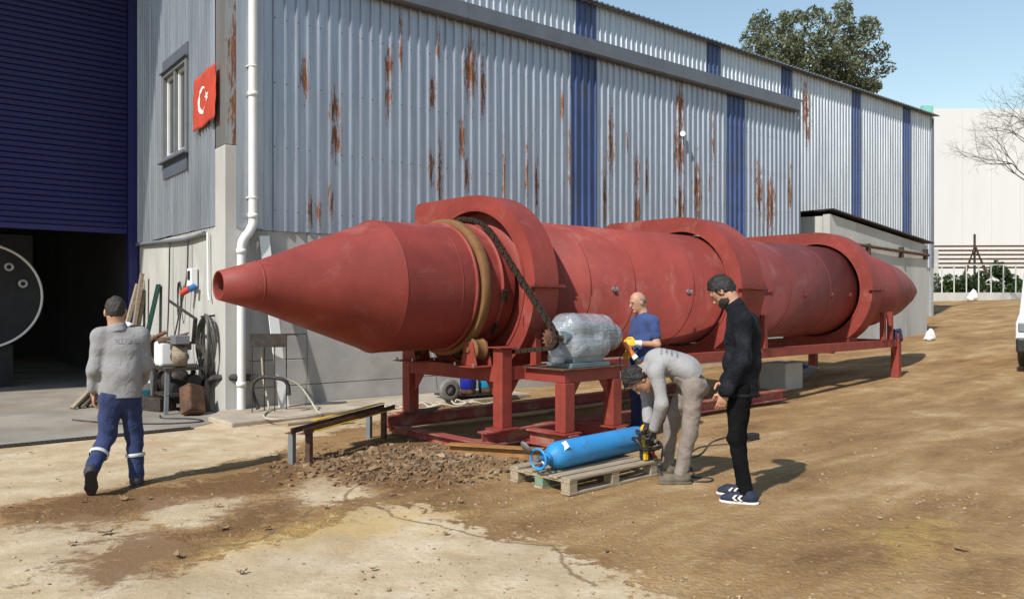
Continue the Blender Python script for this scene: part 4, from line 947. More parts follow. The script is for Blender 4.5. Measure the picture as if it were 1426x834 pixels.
# gear motor wrapped in film, on the drive platform
gm = tag(empty('gear_motor', DW(0, 0, 0), R(42.5)), 'grey gear motor wrapped in clear plastic film on the drive platform', 'motor')
tm_ = -.40
MB().box((.66, tm_-.19, .885), (1.28, tm_+.19, .935)).box((.72, tm_-.16, .935), (1.2, tm_+.16, 1.0)).build('foot', M['grey_metal'], gm, bevel=.008)
MB().box((.70, tm_-.17, 1.0), (1.16, tm_+.17, 1.37)).box((.68, tm_-.18, 1.16), (1.18, tm_+.18, 1.19)).cyl((.60, spr.y, spr.z), (.70, spr.y, spr.z), .075, n=20).build('gearbox', M['grey_metal'], gm, bevel=.02)
k = MB(); k.cyl((1.16, tm_, 1.20), (1.30, tm_, 1.20), .15, .13, 24)
k.cyl((1.30, tm_, 1.20), (1.48, tm_, 1.20), .125, n=24)
for i in range(20): a = 2*math.pi*i/20; k.beam((1.32, tm_+.13*math.cos(a), 1.20+.13*math.sin(a)), (1.46, tm_+.13*math.cos(a), 1.20+.13*math.sin(a)), .008, .03, up=(0, math.cos(a), math.sin(a)))
k.cyl((1.47, tm_, 1.20), (1.56, tm_, 1.20), .14, .12, 24); k.build('motor', M['grey_metal'], gm)
poly = []
for i in range(13):
    for f_, rr in ((-.32, .082), (-.14, .108), (.14, .108), (.32, .082)): a = 2*math.pi*(i+f_)/13; poly.append((rr*math.cos(a), rr*math.sin(a)))
k = MB(); k.prism(poly, (SC-.008, spr.y, spr.z), (0, 1, 0), (0, 0, 1), .016); k.cyl((SC-.03, spr.y, spr.z), (.62, spr.y, spr.z), .032, n=16).cyl((SC-.02, spr.y, spr.z), (SC+.05, spr.y, spr.z), .055, n=16); k.build('sprocket', M['rust'], gm)
F_ = Field()
F_.cone((.80, tm_-.05, 1.30), (1.30, tm_-.04, 1.28), .17, .16, .05).cone((.80, tm_+.05, 1.30), (1.30, tm_+.04, 1.28), .16, .15, .05).cone((1.15, tm_, 1.22), (1.46, tm_, 1.20), .20, .165, .06).cone((.80, tm_-.08, 1.1), (1.18, tm_-.08, 1.1), .16, .15, .05).cone((.80, tm_+.08, 1.1), (1.18, tm_+.08, 1.1), .15, .14, .05).ell((.66, tm_, 1.15), (.09, .16, .2), None, .05).ell((.60, tm_-.02, .99), (.07, .10, .10), None, .04).ell((.92, tm_, 1.40), (.16, .12, .05), None, .05)
F_.cut((0, 0, .935), (0, 0, -1))
fd1 = folds(.006, 26, 31, [(1, .3, 0), (.3, .2, 1), (.8, -.5, .6)]); fd2 = folds(.0018, 70, 33, [(1, .3, .4), (.2, 1, .5)])
m, t, b = nodes_of('clear_film')
b.inputs['Base Color'].default_value = (.62, .66, .71, 1); b.inputs['Roughness'].default_value = .11; b.inputs['Specular IOR Level'].default_value = .7
b.inputs['Coat Weight'].default_value = .4
bump(t, b, noise_tex(t, 7, 3, .5, (.6, 1, 2.2), dist=2.6).outputs['Fac'], .55, .03)
tr = N(t, 'ShaderNodeBsdfTransparent'); mx = N(t, 'ShaderNodeMixShader')
nf = noise_tex(t, 5, 3, .5, dist=1.5); t.links.new(ramp(t, nf.outputs['Fac'], [(.3, .30), (.7, .44)]), mx.inputs[0])
t.links.new(tr.outputs[0], mx.inputs[1]); t.links.new(b.outputs[0], mx.inputs[2]); t.links.new(mx.outputs[0], t.nodes['Material Output'].inputs[0])
link('plastic_film', F_.mesh('film', .011, lambda x, y, z: fd1(x, y, z)+fd2(x, y, z)), m, gm)

# pallet: deck boards along its length, bearers, nine blocks, runners
pal = tag(empty('wooden_pallet', (.47, 6.42, g(.5, 6.4)), R(42)), 'weathered wooden pallet carrying the blue gas bottle', 'pallet')
L_, W_ = 1.16, .76
grn = pm('faded_green_paint', (.17, .25, .17), .85, var=.2, scale=9)
for i, (y0, y1) in enumerate(((0, .10), (.135, .235), (.275, .395), (.44, .54), (.63, .73))):
    MB().box((random.uniform(-.015, .01), y0, .118), (L_+random.uniform(-.02, .02), y1, .139)).build('deck_board', M['wood_pallet'], pal, bevel=.003)
for x in (0, L_/2-.05, L_-.1):
    MB().box((x, .004, .098), (x+.10, W_-.02, .1175)).build('bearer', M['wood_pallet'], pal, bevel=.003)
    for y in (.006, W_/2-.06, W_-.13): MB().box((x+.004, y, .021), (x+.096, y+.10, .0975)).build('block', grn if (x == 0 and .1 < y < .5) else M['wood_pallet'], pal, bevel=.004)
for y in (.0, W_/2-.06, W_-.13): MB().box((-.005, y, .0), (L_, y+.10, .0205)).build('runner_board', M['wood_pallet'], pal, bevel=.003)

# gas bottle on it
gb = tag(empty('gas_bottle', (.30, 6.70, g(.3, 6.7)+.262), R(46)), 'bright blue gas bottle with valve guard lying on the pallet', 'gas bottle')
MB().lathe([(-.0, .034), (.02, .045), (.05, .085), (.10, .112), (.16, .119), (1.30, .119), (1.36, .11), (1.38, .08), (1.36, .05), (1.35, 0)], (0, 0, 0), (1, 0, 0), 48).build('body', M['gas_blue'], gb)
MB().lathe([(-.0, .05), (-.05, .05), (-.055, .045), (-.055, .02)], (0, 0, 0), (1, 0, 0), 24).cyl((-.05, 0, 0), (-.12, 0, 0), .022, n=14).build('neck_ring', M['gas_blue'], gb)
MB().tube([V(-.115, .085*math.cos(a), .085*math.sin(a)) for a in [2*math.pi*i/28 for i in range(28)]], .011, 8, closed=True).beam((-.115, 0, -.08), (-.04, 0, -.045), .03, .012).beam((-.115, 0, .08), (-.04, 0, .045), .03, .012).build('valve_guard', M['gas_blue'], gb)
MB().cyl((-.10, -.03, -.02), (-.10, -.075, -.045), .016, n=12).cyl((-.15, 0, 0), (-.11, 0, 0), .028, n=14).build('valve', M['steel'], gb)
MB().lathe([(0, 0), (0, .055), (.012, .06), (.02, .05), (.02, 0)], (-.17, .10, .09), (.75, -.2, .5), 20).build('cap_disc', M['alu'], gb)
MB().prism([(-.03, -.035), (.03, -.035), (.035, .03), (-.02, .04)], (.135, -.075, .089), (.8, -.35, .55), (.2, .9, .6), .002).build('label_patch', M['white_paint'], gb)

# yellow power tool in the bending man's hands, with its lead
pt_ = tag(empty('power_tool', (1.235, 7.22, .235), R(30)), 'yellow and black electric power tool held upright at the pallet end', 'power tool')
F_ = Field(); F_.cone((0, 0, .02), (0, 0, .16), .062, .058, .02, ((0, 1, 0), .75)).ell((-.01, 0, .185), (.06, .05, .05), None, .02)
link('motor_housing', F_.mesh('tool', .007), M['yellow'], pt_)
MB().box((-.065, -.072, .04), (.055, -.047, .16)).box((-.05, .045, .03), (.06, .075, .17)).build('grille', M['black'], pt_, bevel=.008)
MB().tube(bez([(-.10, -.06, .02), (-.13, -.02, .09), (-.12, .05, .10), (-.02, .09, .08), (.09, .06, .07), (.12, -.03, .05), (.06, -.10, .03), (-.04, -.10, .015)], 6), .019, 10, closed=True).build('handle_loop', M['black'], pt_)
MB().box((-.055, -.05, -.09), (.055, .05, .02)).cyl((.0, 0, -.09), (.0, 0, -.05), .05, .055, 16).build('gear_head', M['black'], pt_, bevel=.012)
MB().box((-.075, -.062, -.085), (-.035, -.03, .0)).build('guard', M['yellow'], pt_, bevel=.006)
MB().lathe([(0, 0), (0, .022), (.012, .022), (.012, 0)], (-.01, -.075, .11), (0, -1, 0), 14).lathe([(0, 0), (0, .022), (.012, .022), (.012, 0)], (.03, -.075, .08), (0, -1, 0), 14).build('dial', M['steel'], pt_)
MB().beam((.0, -.062, -.02), (.055, -.066, -.07), .02, .02).build('switch', M['flag_red'], pt_)
cb = bez([(1.27, 7.14, .20), (1.31, 7.02, .08), (1.36, 6.93, .012), (1.50, 6.95, .008), (1.72, 6.92, .008), (1.78, 7.05, .008), (1.62, 7.10, .01), (1.68, 7.3, .008), (1.75, 7.9, .008), (2.05, 8.6, .008), (2.55, 8.85, .008), (2.74, 9.02, .03)])
tag(MB().tube(cb, .008, 7).build('tool_cable', M['rubber']), 'thin black lead trailing over the dirt behind the bending man', 'cable')
cb = bez([(1.42, 7.7, .008), (1.9, 8.1, .008), (2.25, 8.9, .008), (2.62, 9.35, .008), (2.78, 9.10, .03)])
tag(MB().tube(cb, .008, 7).build('extension_lead', M['rubber']), 'second black lead on the dirt running to the socket block', 'cable')
tag(MB().box((-.14, -.05, 0), (.14, .05, .075)).build('socket_block', M['black'], None, .012, (2.72, 9.08, .0), (0, 0, R(35))), 'small black socket block lying on the dirt behind the man in black', 'socket')

# angle grinder of the older man
og = tag(empty('angle_grinder', (1.34, 9.15, 1.04), R(-25)), 'orange angle grinder held in yellow gloves beside the motor', 'power tool')
MB().cyl((-.05, 0, .07), (.07, 0, -.07), .034, .030, 16).build('handle', M['orange'], og)
MB().cyl((.07, 0, -.07), (.10, 0, -.105), .032, .036, 16).build('collar', M['white_paint'], og)
MB().cyl((.10, 0, -.105), (.15, 0, -.16), .036, .030, 16).lathe([(0, 0), (0, .06), (.008, .062), (.012, 0)], (.15, 0, -.17), (.3, -.9, -.2), 24).build('gear_head', M['dark_steel'], og)
tag(MB().tube(bez([(1.29, 9.13, 1.10), (1.24, 9.08, .9), (1.30, 9.05, .5), (1.22, 9.0, .25), (1.35, 9.05, .02), (1.6, 9.1, .008)]), .007, 6).build('grinder_cable', M['rubber']), 'thin black lead hanging from the orange grinder', 'cable')

# trestle bench with a yellow stripe
be = tag(empty('steel_trestle', (-2.05, 7.68, 0), math.atan2(1.62, .52)), 'low rusty steel trestle with yellow striped top standing on the dirt', 'trestle')
for y, zz in ((-.07, 0), (.07, .0)):
    MB().prism([(0, 0), (.07, 0), (.07, .007), (.007, .007), (.007, .055), (0, .055)], (-.12, y-.035, .315), (0, 1, 0), (0, 0, 1), 1.95).build('top_rail', M['rust'], be)
MB().box((.30, .015, .385), (1.80, .075, .392)).box((.05, -.14, .323), (1.80, -.105, .330)).build('yellow_stripe', M['yellow'], be)
for x in (.02, 1.60):
    for y in (-.10, .09): MB().prism([(-.03, 0), (.03, 0), (.03, .006), (-.024, .006), (-.024, .05), (-.03, .05)], (x, y, 0), (1, 0, 0), (0, 1, 0), .315).build('leg', M['rust'] if y < 0 else M['alu'], be)
tag(MB().prism([(0, 0), (.9, 0), (.92, .09), (.02, .10)], (0, 0, 0), (1, 0, 0), (0, 1, 0), .03).build('wood_board', M['wood'], None, .004, (-2.75, 9.7, .066), (0, 0, R(44))), 'dark weathered board lying flat on the concrete apron', 'board')

# barbecue brazier on four rods
br = tag(empty('brazier', (-3.42, 11.12, .065), R(14)), 'small rusty brazier box on four thin rods beside the downpipe', 'brazier')
MB().box((-.24, -.13, .90), (.24, .13, .91)).box((-.24, -.13, .91), (.24, -.122, 1.08)).box((-.24, .122, .91), (.24, .13, 1.08)).box((-.24, -.122, .91), (-.232, .122, 1.08)).box((.232, -.122, .91), (.24, .122, 1.08)).build('fire_box', M['dark_steel'], br)
for x in (-.22, -.07, .08, .23): MB().cyl((x, -.10 if x in (-.22, .08) else .10, 0), (x, -.10 if x in (-.22, .08) else .10, .9), .008, n=8).build('leg', M['dark_steel'], br)
MB().tube(bez([(.24, .0, 1.06), (.33, .0, 1.07), (.4, .02, 1.05)]), .008, 6).build('skewer_handle', M['dark_steel'], br)
tag(MB().tube(bez([(-3.55, 11.05, .10), (-3.62, 11.0, .40), (-3.48, 10.95, .55), (-3.2, 10.95, .53), (-3.12, 10.98, .45), (-3.1, 10.98, .30)], 8), .028, 9).build('rubber_hose', M['rubber']), 'thick dark rubber hose hung over the brazier rods', 'hose')
tag(MB().tube(bez([(-3.58, 11.42, .98), (-3.58, 11.30, .98), (-3.56, 11.26, .7), (-3.53, 11.24, .45), (-3.42, 11.1, .12), (-3.3, 10.5, .08), (-3.05, 10.2, .08), (-2.6, 10.6, .08), (-2.75, 11.1, .085), (-3.0, 11.2, .4), (-3.2, 11.1, .52)], 8), .014, 8).build('pale_hose', M['hose']), 'pale plastic hose coming out of the wall and looping on the apron', 'hose')
tag(MB().box((-.075, -.012, 0), (.075, .012, 2.52)).build('white_plank', M['white_paint'], None, .003, WW(.62, -.32, .065), (R(-6), R(-4.5), WROT)), 'long white plank leaning on the concrete wall behind the brazier', 'plank')
hs = []
for i in range(46):
    a = i*.42; hs.append((-1.75+.06*i*.5+.28*math.cos(a)*(1+.2*math.sin(i)), 11.15+.035*i*.5+.20*math.sin(a), .085+.02*(i % 3)))
tag(MB().tube(bez(hs, 3), .014, 6).build('coiled_hose', M['hose']), 'tangle of pale hose heaped on the apron at the wall foot', 'hose')

# trolley with gas bottles behind the near posts
tr_ = tag(empty('bottle_trolley', (-.97, 12.6, .066), R(34)), 'low flat trolley with a grey wheel carrying two small blue bottles', 'trolley')
MB().box((-.15, -.25, .04), (.85, .30, .07)).build('deck', M['dark_steel'], tr_, .006)
MB().tube([(-.12, -.2, .13), (-.2, -.2, .75), (-.2, .25, .75), (-.12, .25, .13)], .016, 8).build('push_bar', M['alu'], tr_)
for x in (-.2, .75):
    wl = MB().lathe([(-.04, .09), (-.045, .15), (-.03, .17), (.03, .17), (.045, .15), (.04, .09)], (x, -.30, .17), (0, 1, 0), 28).build('tyre', M['rubber'] if x > 0 else pm('grey_rubber', (.17, .165, .155), .8, var=.2), tr_)
    MB().lathe([(-.02, 0), (-.02, .09), (.02, .09), (.02, 0)], (x, -.30, .17), (0, 1, 0), 20).build('hub', M['alu'], wl)
for i, (x, c_) in enumerate(((.10, (.01, .02, .30)), (.45, (.01, .26, .48)))):
    o = tag(empty('small_bottle', WW(0, 0, 0)), ('royal blue small gas bottle standing on the flat trolley', 'light blue small gas bottle on the flat trolley right of the royal blue one')[i], 'gas bottle')
    o.location = tr_.matrix_basis @ V(x, -.02, .131) if False else V((-.70, -.42)[i], (12.62, 12.80)[i], .137)
    MB().lathe([(0, 0), (0, .11), (.03, .12), (.08, .12)], (0, 0, 0), (0, 0, 1), 28, up=(1, 0, 0)).build('base_ring', M['rust'], o)
    MB().lathe([(.08, .121), (.09, .131), (.30, .132), (.40, .10), (.44, .04), (.46, .0)], (0, 0, 0), (0, 0, 1), 28, up=(1, 0, 0)).build('body', pm('bottle_blue', c_, .45, var=.1), o)

# downpipe at the corner
dp = tag(empty('downpipe', WW(.12, -.10, 0), WROT), 'white plastic downpipe with an offset bend at the shed corner', 'pipe')
MB().tube([(.12, 0, 6.9), (.12, 0, 2.86)], .062, 18).build('upper_pipe', M['white_pvc'], dp)
MB().tube(bez([(.12, 0, 2.88), (.12, 0, 2.74), (.07, -.01, 2.62), (-.03, -.02, 2.48), (-.055, -.02, 2.36), (-.055, -.02, 2.28)], 5), .064, 18).build('offset_bend', M['white_pvc'], dp)
MB().tube([(-.055, -.02, 2.30), (-.055, -.02, .02)], .062, 18).build('lower_pipe', M['white_pvc'], dp)
for z, x in ((2.84, .12), (2.32, -.055), (.42, -.055), (4.6, .12)):
    MB().lathe([(-.035, .06), (-.035, .072), (.035, .072), (.035, .06)], (x, 0 if x > 0 else -.02, z), (0, 0, 1), 18, up=(1, 0, 0)).build('socket', M['white_pvc'], dp)
for z in (5.0, 3.1): MB().lathe([(-.012, .063), (-.012, .069), (.012, .069), (.012, .063)], (.12, 0, z), (0, 0, 1), 18, up=(1, 0, 0)).box((.04, -.008, z-.01), (.20, .07, z+.01)).build('clip', M['white_pvc'], dp)

# flag on the gable
fg = tag(empty('flag', WW(-.21, .66, 4.62), WROT-R(90)), 'red flag with white crescent and star hung on the gable wall', 'flag')
def flag_pt(x, z, off=0): return (x, -.011*math.sin(x*9+z*2)-.006*math.sin(x*23-z*6)-.004*math.sin(x*40+z*25)-off-.05*abs(x)*(.4-z)*.5, z+.05*x)
k = MB(); nx_, nz_ = 24, 16
k.add([flag_pt(-.48+.96*i/nx_, -.40+.80*j/nz_) for j in range(nz_+1) for i in range(nx_+1)], [(j*(nx_+1)+i, j*(nx_+1)+i+1, (j+1)*(nx_+1)+i+1, (j+1)*(nx_+1)+i) for j in range(nz_) for i in range(nx_)], True)
fc = k.build('cloth', M['flag_red'], fg)
sd_ = fc.modifiers.new('thickness', 'SOLIDIFY'); sd_.thickness = .003
k = MB(); n = 30
oc = [(-.10+.20*math.cos(R(40)+R(280)*i/n), .20*math.sin(R(40)+R(280)*i/n)) for i in range(n+1)]
ic = [(-.055+.16*math.cos(R(48)+R(264)*i/n), .16*math.sin(R(48)+R(264)*i/n)) for i in range(n+1)]
k.add([flag_pt(x, z, .006) for x, z in oc+ic], [(i, i+1, n+2+i, n+1+i) for i in range(n)]); k.build('crescent', M['flag_white'], fg)
k = MB(); st_ = [(.15+(.085 if i % 2 == 0 else .034)*math.cos(R(180)+i*math.pi/5), (.085 if i % 2 == 0 else .034)*math.sin(R(180)+i*math.pi/5)) for i in range(10)]
k.add([flag_pt(.15, 0, .006)]+[flag_pt(x, z, .006) for x, z in st_], [(0, i+1, (i+1) % 10+1) for i in range(10)]); k.build('star', M['flag_white'], fg)

# electrics on the gable foot: conduit, socket box with plugs, hanging leads, coil
cd = tag(empty('cable_conduit', WW(-.15, .3, 0), WROT), 'grey conduit along the bottom of the gable cladding, turning down the corner', 'conduit')
MB().tube(bez([(-.02, 4.5, 2.70), (-.03, 3.2, 2.66), (-.03, 1.5, 2.60), (-.03, .45, 2.63)], 6), .035, 8).build('trunk', M['alu'], cd)
MB().tube([(-.03, .3, 2.63), (-.03, .28, 1.75), (-.03, .22, 1.62)], .018, 8).build('drop', M['white_pvc'], cd)
sb = tag(empty('socket_board', WW(-.15, 1.28, 1.86), WROT), 'wall socket board with red and blue plugs on the gable wall', 'socket')
MB().box((-.10, -.11, -.02), (-.0, .11, .26)).build('box', M['white_paint'], sb, .01)
MB().box((-.108, -.06, .08), (-.101, .06, .22)).build('cover', M['black'], sb, .003)
MB().cyl((-.06, .05, -.04), (-.20, .10, -.14), .055, .045, 14).build('red_plug', M['flag_red'], sb)
MB().cyl((-.05, -.16, -.02), (-.14, -.16, -.07), .05, .05, 14).build('blue_plug', pm('blue_plug', (.02, .12, .36), .5), sb)
for i, (pp, lb) in enumerate((([( -.33, 1.38, 1.70), (-.36, 1.40, 1.2), (-.42, 1.3, .9), (-.5, 1.1, .75)], 'black lead hanging from the red plug down to the old machine'),
                              ([(-.20, 1.5, 2.62), (-.22, 1.5, 2.0), (-.30, 1.62, 1.4), (-.40, 1.60, .95)], 'black lead hanging straight down the gable wall from the conduit'),
                              ([(-.19, 2.55, 2.64), (-.20, 2.55, 1.9), (-.23, 2.5, 1.3), (-.30, 2.35, .8)], 'black lead hanging down the wall above the work bench'))):
    tag(MB().tube(bez([WW(*p_) for p_ in pp]), .012, 6).build('hanging_lead', M['rubber']), lb, 'cable', 'leads hanging on the gable')
cl = []
for i in range(150):
    a = i*2*math.pi/17; r_ = 1+.10*math.sin(i*.37); cl.append(WW(-.22-.03*math.sin(i*.7)-.0006*i, .40+.25*r_*math.cos(a), .93+.42*r_*math.sin(a)-.03*math.sin(i*.11)))
co = tag(empty('cable_coil', WW(-.2, .4, .93)), 'thick coil of grey cable hung on the wall corner', 'cable')
o = MB().tube(cl, .016, 6).build('loops', pm('grey_cable', (.085, .08, .072), .6, var=.3, scale=10)); o.parent = co; o.matrix_parent_inverse = co.matrix_basis.inverted() if False else Matrix.Translation(-WW(-.2, .4, .93))
o = MB().beam(WW(-.12, .40, 1.40), WW(-.34, .40, 1.38), .03, .03).build('hook', M['dark_steel']); o.parent = co; o.matrix_parent_inverse = Matrix.Translation(-WW(-.2, .4, .93))

# work bench with grinder and scrap by the gable
wb = tag(empty('work_bench', WW(-.62, 2.75, 0), WROT), 'dark steel work bench with odd tools against the gable wall', 'bench')
MB().box((-.40, -.55, .98), (.40, .62, 1.03)).build('top', M['wood'], wb, .006)
for x in (-.35, .35):
    for y in (-.48, .55): MB().box((x-.03, y-.03, 0), (x+.03, y+.03, .98)).build('leg', M['dark_steel'], wb)
MB().box((-.36, -.45, .35), (.36, .52, .38)).build('shelf', M['dark_steel'], wb)
MB().lathe([(-.06, 0), (-.06, .13), (.06, .13), (.06, 0)], (-.20, -.35, .72), (1, 0, 0), 20).lathe([(-.07, .0), (-.07, .05), (-.06, .05)], (-.20, -.35, .72), (1, 0, 0), 16).build('wheel', M['dark_steel'], wb)
MB().box((.02, -.44, .38), (.34, .5, .97)).build('cabinet', M['dark_steel'], wb, .01)
gr = tag(empty('bench_grinder', WW(-.70, 2.6, 1.031), WROT), 'rust red bench grinder on the work bench', 'grinder')
MB().cyl((0, -.14, .10), (0, .14, .10), .075, n=20).build('motor', M['rust'], gr); MB().box((-.07, -.08, 0), (.07, .08, .05)).build('foot', M['dark_steel'], gr)
for y in (-.19, .19): MB().cyl((0, y-.02, .10), (0, y+.02, .10), .095, n=20).build('wheel_guard', M['dark_steel'], gr)
hl = tag(empty('welding_helmet', WW(-.72, 3.15, 1.031), WROT), 'small white welding helmet lying on the work bench', 'helmet')
F_ = Field(); F_.ell((0, 0, .11), (.13, .11, .13), None, .02).ell((-.06, 0, .06), (.10, .10, .09), None, .03); link('shell', F_.mesh('helmet', .01), M['white_paint'], hl); MB().box((-.165, -.055, .07), (-.12, .055, .14)).build('visor', M['black'], hl, .006)

# old pump set at the corner
pu = tag(empty('pump_set', WW(-.52, .72, 0), WROT), 'old engine driven pump on a steel stand under the cable coil', 'machine')
for x in (-.28, .25):
    for y in (-.35, .32): MB().beam((x*1.1, y, 0), (x, y*.9, .62), .05, .05).build('leg', M['alu'] if x < 0 and y < 0 else M['dark_steel'], pu)
MB().box((-.32, -.40, .62), (.30, .38, .66)).box((-.30, -.36, .25), (.28, .34, .28)).build('stand', M['dark_steel'], pu)
MB().box((-.30, .0, .66), (-.02, .34, 1.02)).build('tank', M['white_paint'], pu, .04)
MB().lathe([(-.10, 0), (-.10, .12), (-.08, .155), (.08, .155), (.10, .12), (.10, 0)], (-.10, -.28, .82), (.9, -.3, 0), 24).build('flywheel', M['wood'], pu)
MB().cyl((-.05, -.16, .80), (-.05, .02, .80), .11, n=18).box((-.16, -.16, .9), (.1, .0, 1.02)).build('engine', M['dark_steel'], pu, .01)
MB().prism([(-.2, -.1), (.2, -.1), (.25, .1), (-.18, .12)], (-.12, .05, 1.06), (.9, -.3, .25), (.2, .9, .1), .02).build('cover', M['rust'], pu)
MB().box((-.22, -.48, 1.0), (-.02, -.24, 1.12)).build('battery', M['alu'], pu, .008)
MB().cyl((.0, -.1, .3), (.0, .28, .3), .16, n=20).cyl((.10, -.3, .45), (.1, -.1, .45), .1, n=16).build('pump_body', M['black'], pu)
MB().tube(bez([(-.28, .30, .7), (-.40, .42, .85), (-.30, .48, 1.02), (-.1, .42, 1.15)]), .03, 8).build('exhaust', M['rust'], pu)
MB().beam((.05, -.55, 1.35), (-.15, .1, 1.62), .03, .03).beam((.05, -.5, 1.36), (.05, -.4, 1.0), .05, .04).build('lever', M['dark_steel'], pu)
tag(MB().box((-.14, -.11, 0), (.14, .11, .42)).build('rusty_canister', M['rust'], None, .03, WW(-.55, .05, .03), (R(-26), R(18), R(60))), 'brown rusty metal canister leaning beside the downpipe', 'canister')
tag(MB().tube([WW(-.24, .62, .40), WW(-.2, .28, .50), WW(.0, -.10, .52), WW(.30, -.10, .50)], .05, 10).build('black_pipe', M['rubber']), 'black pipe running round the corner behind the downpipe', 'pipe')
bk = tag(empty('paint_bucket', (-5.72, 12.35, 0)), 'white and turquoise plastic bucket on the floor behind the walking man', 'bucket')
MB().lathe([(0, 0), (0, .12), (.02, .125), (.31, .15), (.33, .158), (.35, .155), (.34, .145), (.1, .12), (.1, 0)], (0, 0, 0), (0, 0, 1), 28, up=(1, 0, 0)).build('pail', M['white_paint'], bk)
MB().lathe([(.07, .1305), (.24, .1445)], (0, 0, 0), (0, 0, 1), 28, up=(1, 0, 0)).build('label_band', pm('turquoise_label', (.05, .36, .42), .5, var=.3, scale=20, col2=(.7, .7, .6), amt=.8, scale2=18, thr=.55), bk)
sw = tag(empty('saw_horse', WW(-.95, 1.6, 0), WROT), 'dark steel saw horse standing between the bench and the pump', 'stand')
for x in (-.2, .2): 
    for s_ in (-1, 1): MB().beam((x, .26*s_, 0), (x, .06*s_, .72), .04, .04).build('leg', M['alu'] if s_ < 0 else M['dark_steel'], sw)
MB().box((-.28, -.1, .72), (.28, .1, .76)).build('beam', M['dark_steel'], sw)
MB().box((-.18, -.14, .10), (-.17, .14, .66)).build('panel', M['black'], sw)
ct = tag(empty('air_compressor', WW(-.42, 1.55, 0), WROT), 'dark horizontal compressor tank on the floor behind the saw horse', 'compressor')
MB().lathe([(-.36, 0), (-.35, .12), (-.28, .19), (.28, .19), (.35, .12), (.36, 0)], (0, 0, .36), (0, 1, 0), 28).build('tank', M['dark_steel'], ct)
MB().box((-.12, -.2, .55), (.12, .1, .60)).cyl((0, -.1, .60), (0, -.1, .78), .07, n=14).cyl((0, .12, .66), (0, .24, .66), .08, n=16).build('pump_head', M['black'], ct)
for x in (-.14, .14):
    for y in (-.22, .22): MB().box((x-.02, y-.02, 0), (x+.02, y+.02, .24)).build('foot', M['black'], ct)
for i, (s_, t_, w_, h_, tl, lb) in enumerate(((-.50, 2.02, .5, .85, 12, 'dark rusty scrap plate leaning on the gable wall beside the bench'), (-.62, 1.92, .3, .55, 18, 'smaller rusty scrap plate leaning in front of the larger one'))):
    tag(MB().box((-.006, -w_/2, 0), (.006, w_/2, h_)).build('scrap_plate', M['rust'], None, 0, WW(s_, t_, .005), (0, R(tl), WROT+R(6*i))), lb, 'plate', 'scrap plates by the bench')
tb = tag(empty('tool_box', WW(-.78, .98, .006), WROT+R(20)), 'dark metal tool box on the floor in front of the pump stand', 'tool box')
MB().box((-.14, -.25, 0), (.14, .25, .2)).build('case', M['dark_steel'], tb, .012); MB().tube([(0, -.12, .2), (0, -.12, .26), (0, .12, .26), (0, .12, .2)], .012, 8).build('handle', M['black'], tb)
for i, (y_, z_, lb) in enumerate(((1.95, 1.95, 'loop of thin dark rope hanging on the gable wall above the scrap plates'),)):
    rp = [WW(-.20-.01*math.sin(j*.9), y_+.10*math.cos(j*.6), z_-.32+.30*math.sin(j*.6)) for j in range(34)]
    tag(MB().tube(rp, .011, 6).build('hanging_rope', M['rubber']), lb, 'rope')
gl_ = [(-4.9, 11.0), (-4.75, 10.75), (-4.35, 10.7), (-4.1, 10.45), (-4.5, 10.25), (-5.2, 10.3), (-5.9, 10.6)]
tag(MB().tube(bez([(x, y, .016) for x, y in gl_]), .010, 6).build('floor_cable', M['rubber']), 'black cable snaking over the floor in front of the pump', 'cable')
# planks leaning by the shutter
for i, (s_, t_, ln, tilt, w_, mt, lb) in enumerate(((-.42, 4.45, 2.35, 9, .13, 'wood', 'tall grey brown plank leaning beside the blue door jamb'), (-.75, 4.35, 2.0, 14, .12, 'wood_pallet', 'pale plank with a cross piece leaning left of the tall plank'), (-.55, 4.1, 2.15, 8, .10, 'wood', 'narrow plank leaning between the other planks by the shutter'))):
    tag(MB().box((-.03, -w_/2, 0), (.03, w_/2, ln)).build('leaning_plank', M[mt], None, .004, WW(s_, t_, 0), (0, R(tilt), WROT)), lb, 'plank', 'planks leaning by the shutter')
tag(MB().box((-.02, -.09, 0), (.02, .09, .9)).build('leaning_bar', pm('dark_green_paint', (.012, .05, .04), .5), None, .004, WW(-.36, 3.3, 1.035), (0, R(12), WROT)), 'dark green bar standing on the bench against the wall', 'bar')
wp = tag(empty('scrap_wood', (-6.4, 12.0, 0), R(20)), 'small pile of brown scrap timber on the floor left of the walking man', 'timber')
for i in range(4): MB().beam((-.22+.1*i, -.2+.06*i, .02), (.12+.05*i, .1+.06*i, .42-.05*i), .10, .035).build('timber', M['wood'], wp)

# dished drum end standing in the workshop
de = tag(empty('drum_end', WW(-2.52, 6.2, 0), WROT), 'big round steel drum end with bright rim standing inside the workshop', 'drum end')
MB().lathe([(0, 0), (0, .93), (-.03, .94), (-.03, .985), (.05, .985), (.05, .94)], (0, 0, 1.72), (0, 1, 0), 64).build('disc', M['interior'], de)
MB().lathe([(-.032, .945), (-.05, .955), (-.05, .98), (-.032, .99)], (0, 0, 1.72), (0, 1, 0), 64).build('rim', M['white_paint'], de)  # steel rim whitened to read as catching light from the doorway
for a in (20, 52, 150): MB().lathe([(-.012, .04), (-.02, .06), (-.012, .08)], (.7*math.cos(R(a)), 0, 1.72+.7*math.sin(R(a))), (0, 1, 0), 20).build('nozzle', M['steel'], de)
MB().box((-.5, .06, 0), (.5, .25, .80)).build('cradle', M['interior'], de)

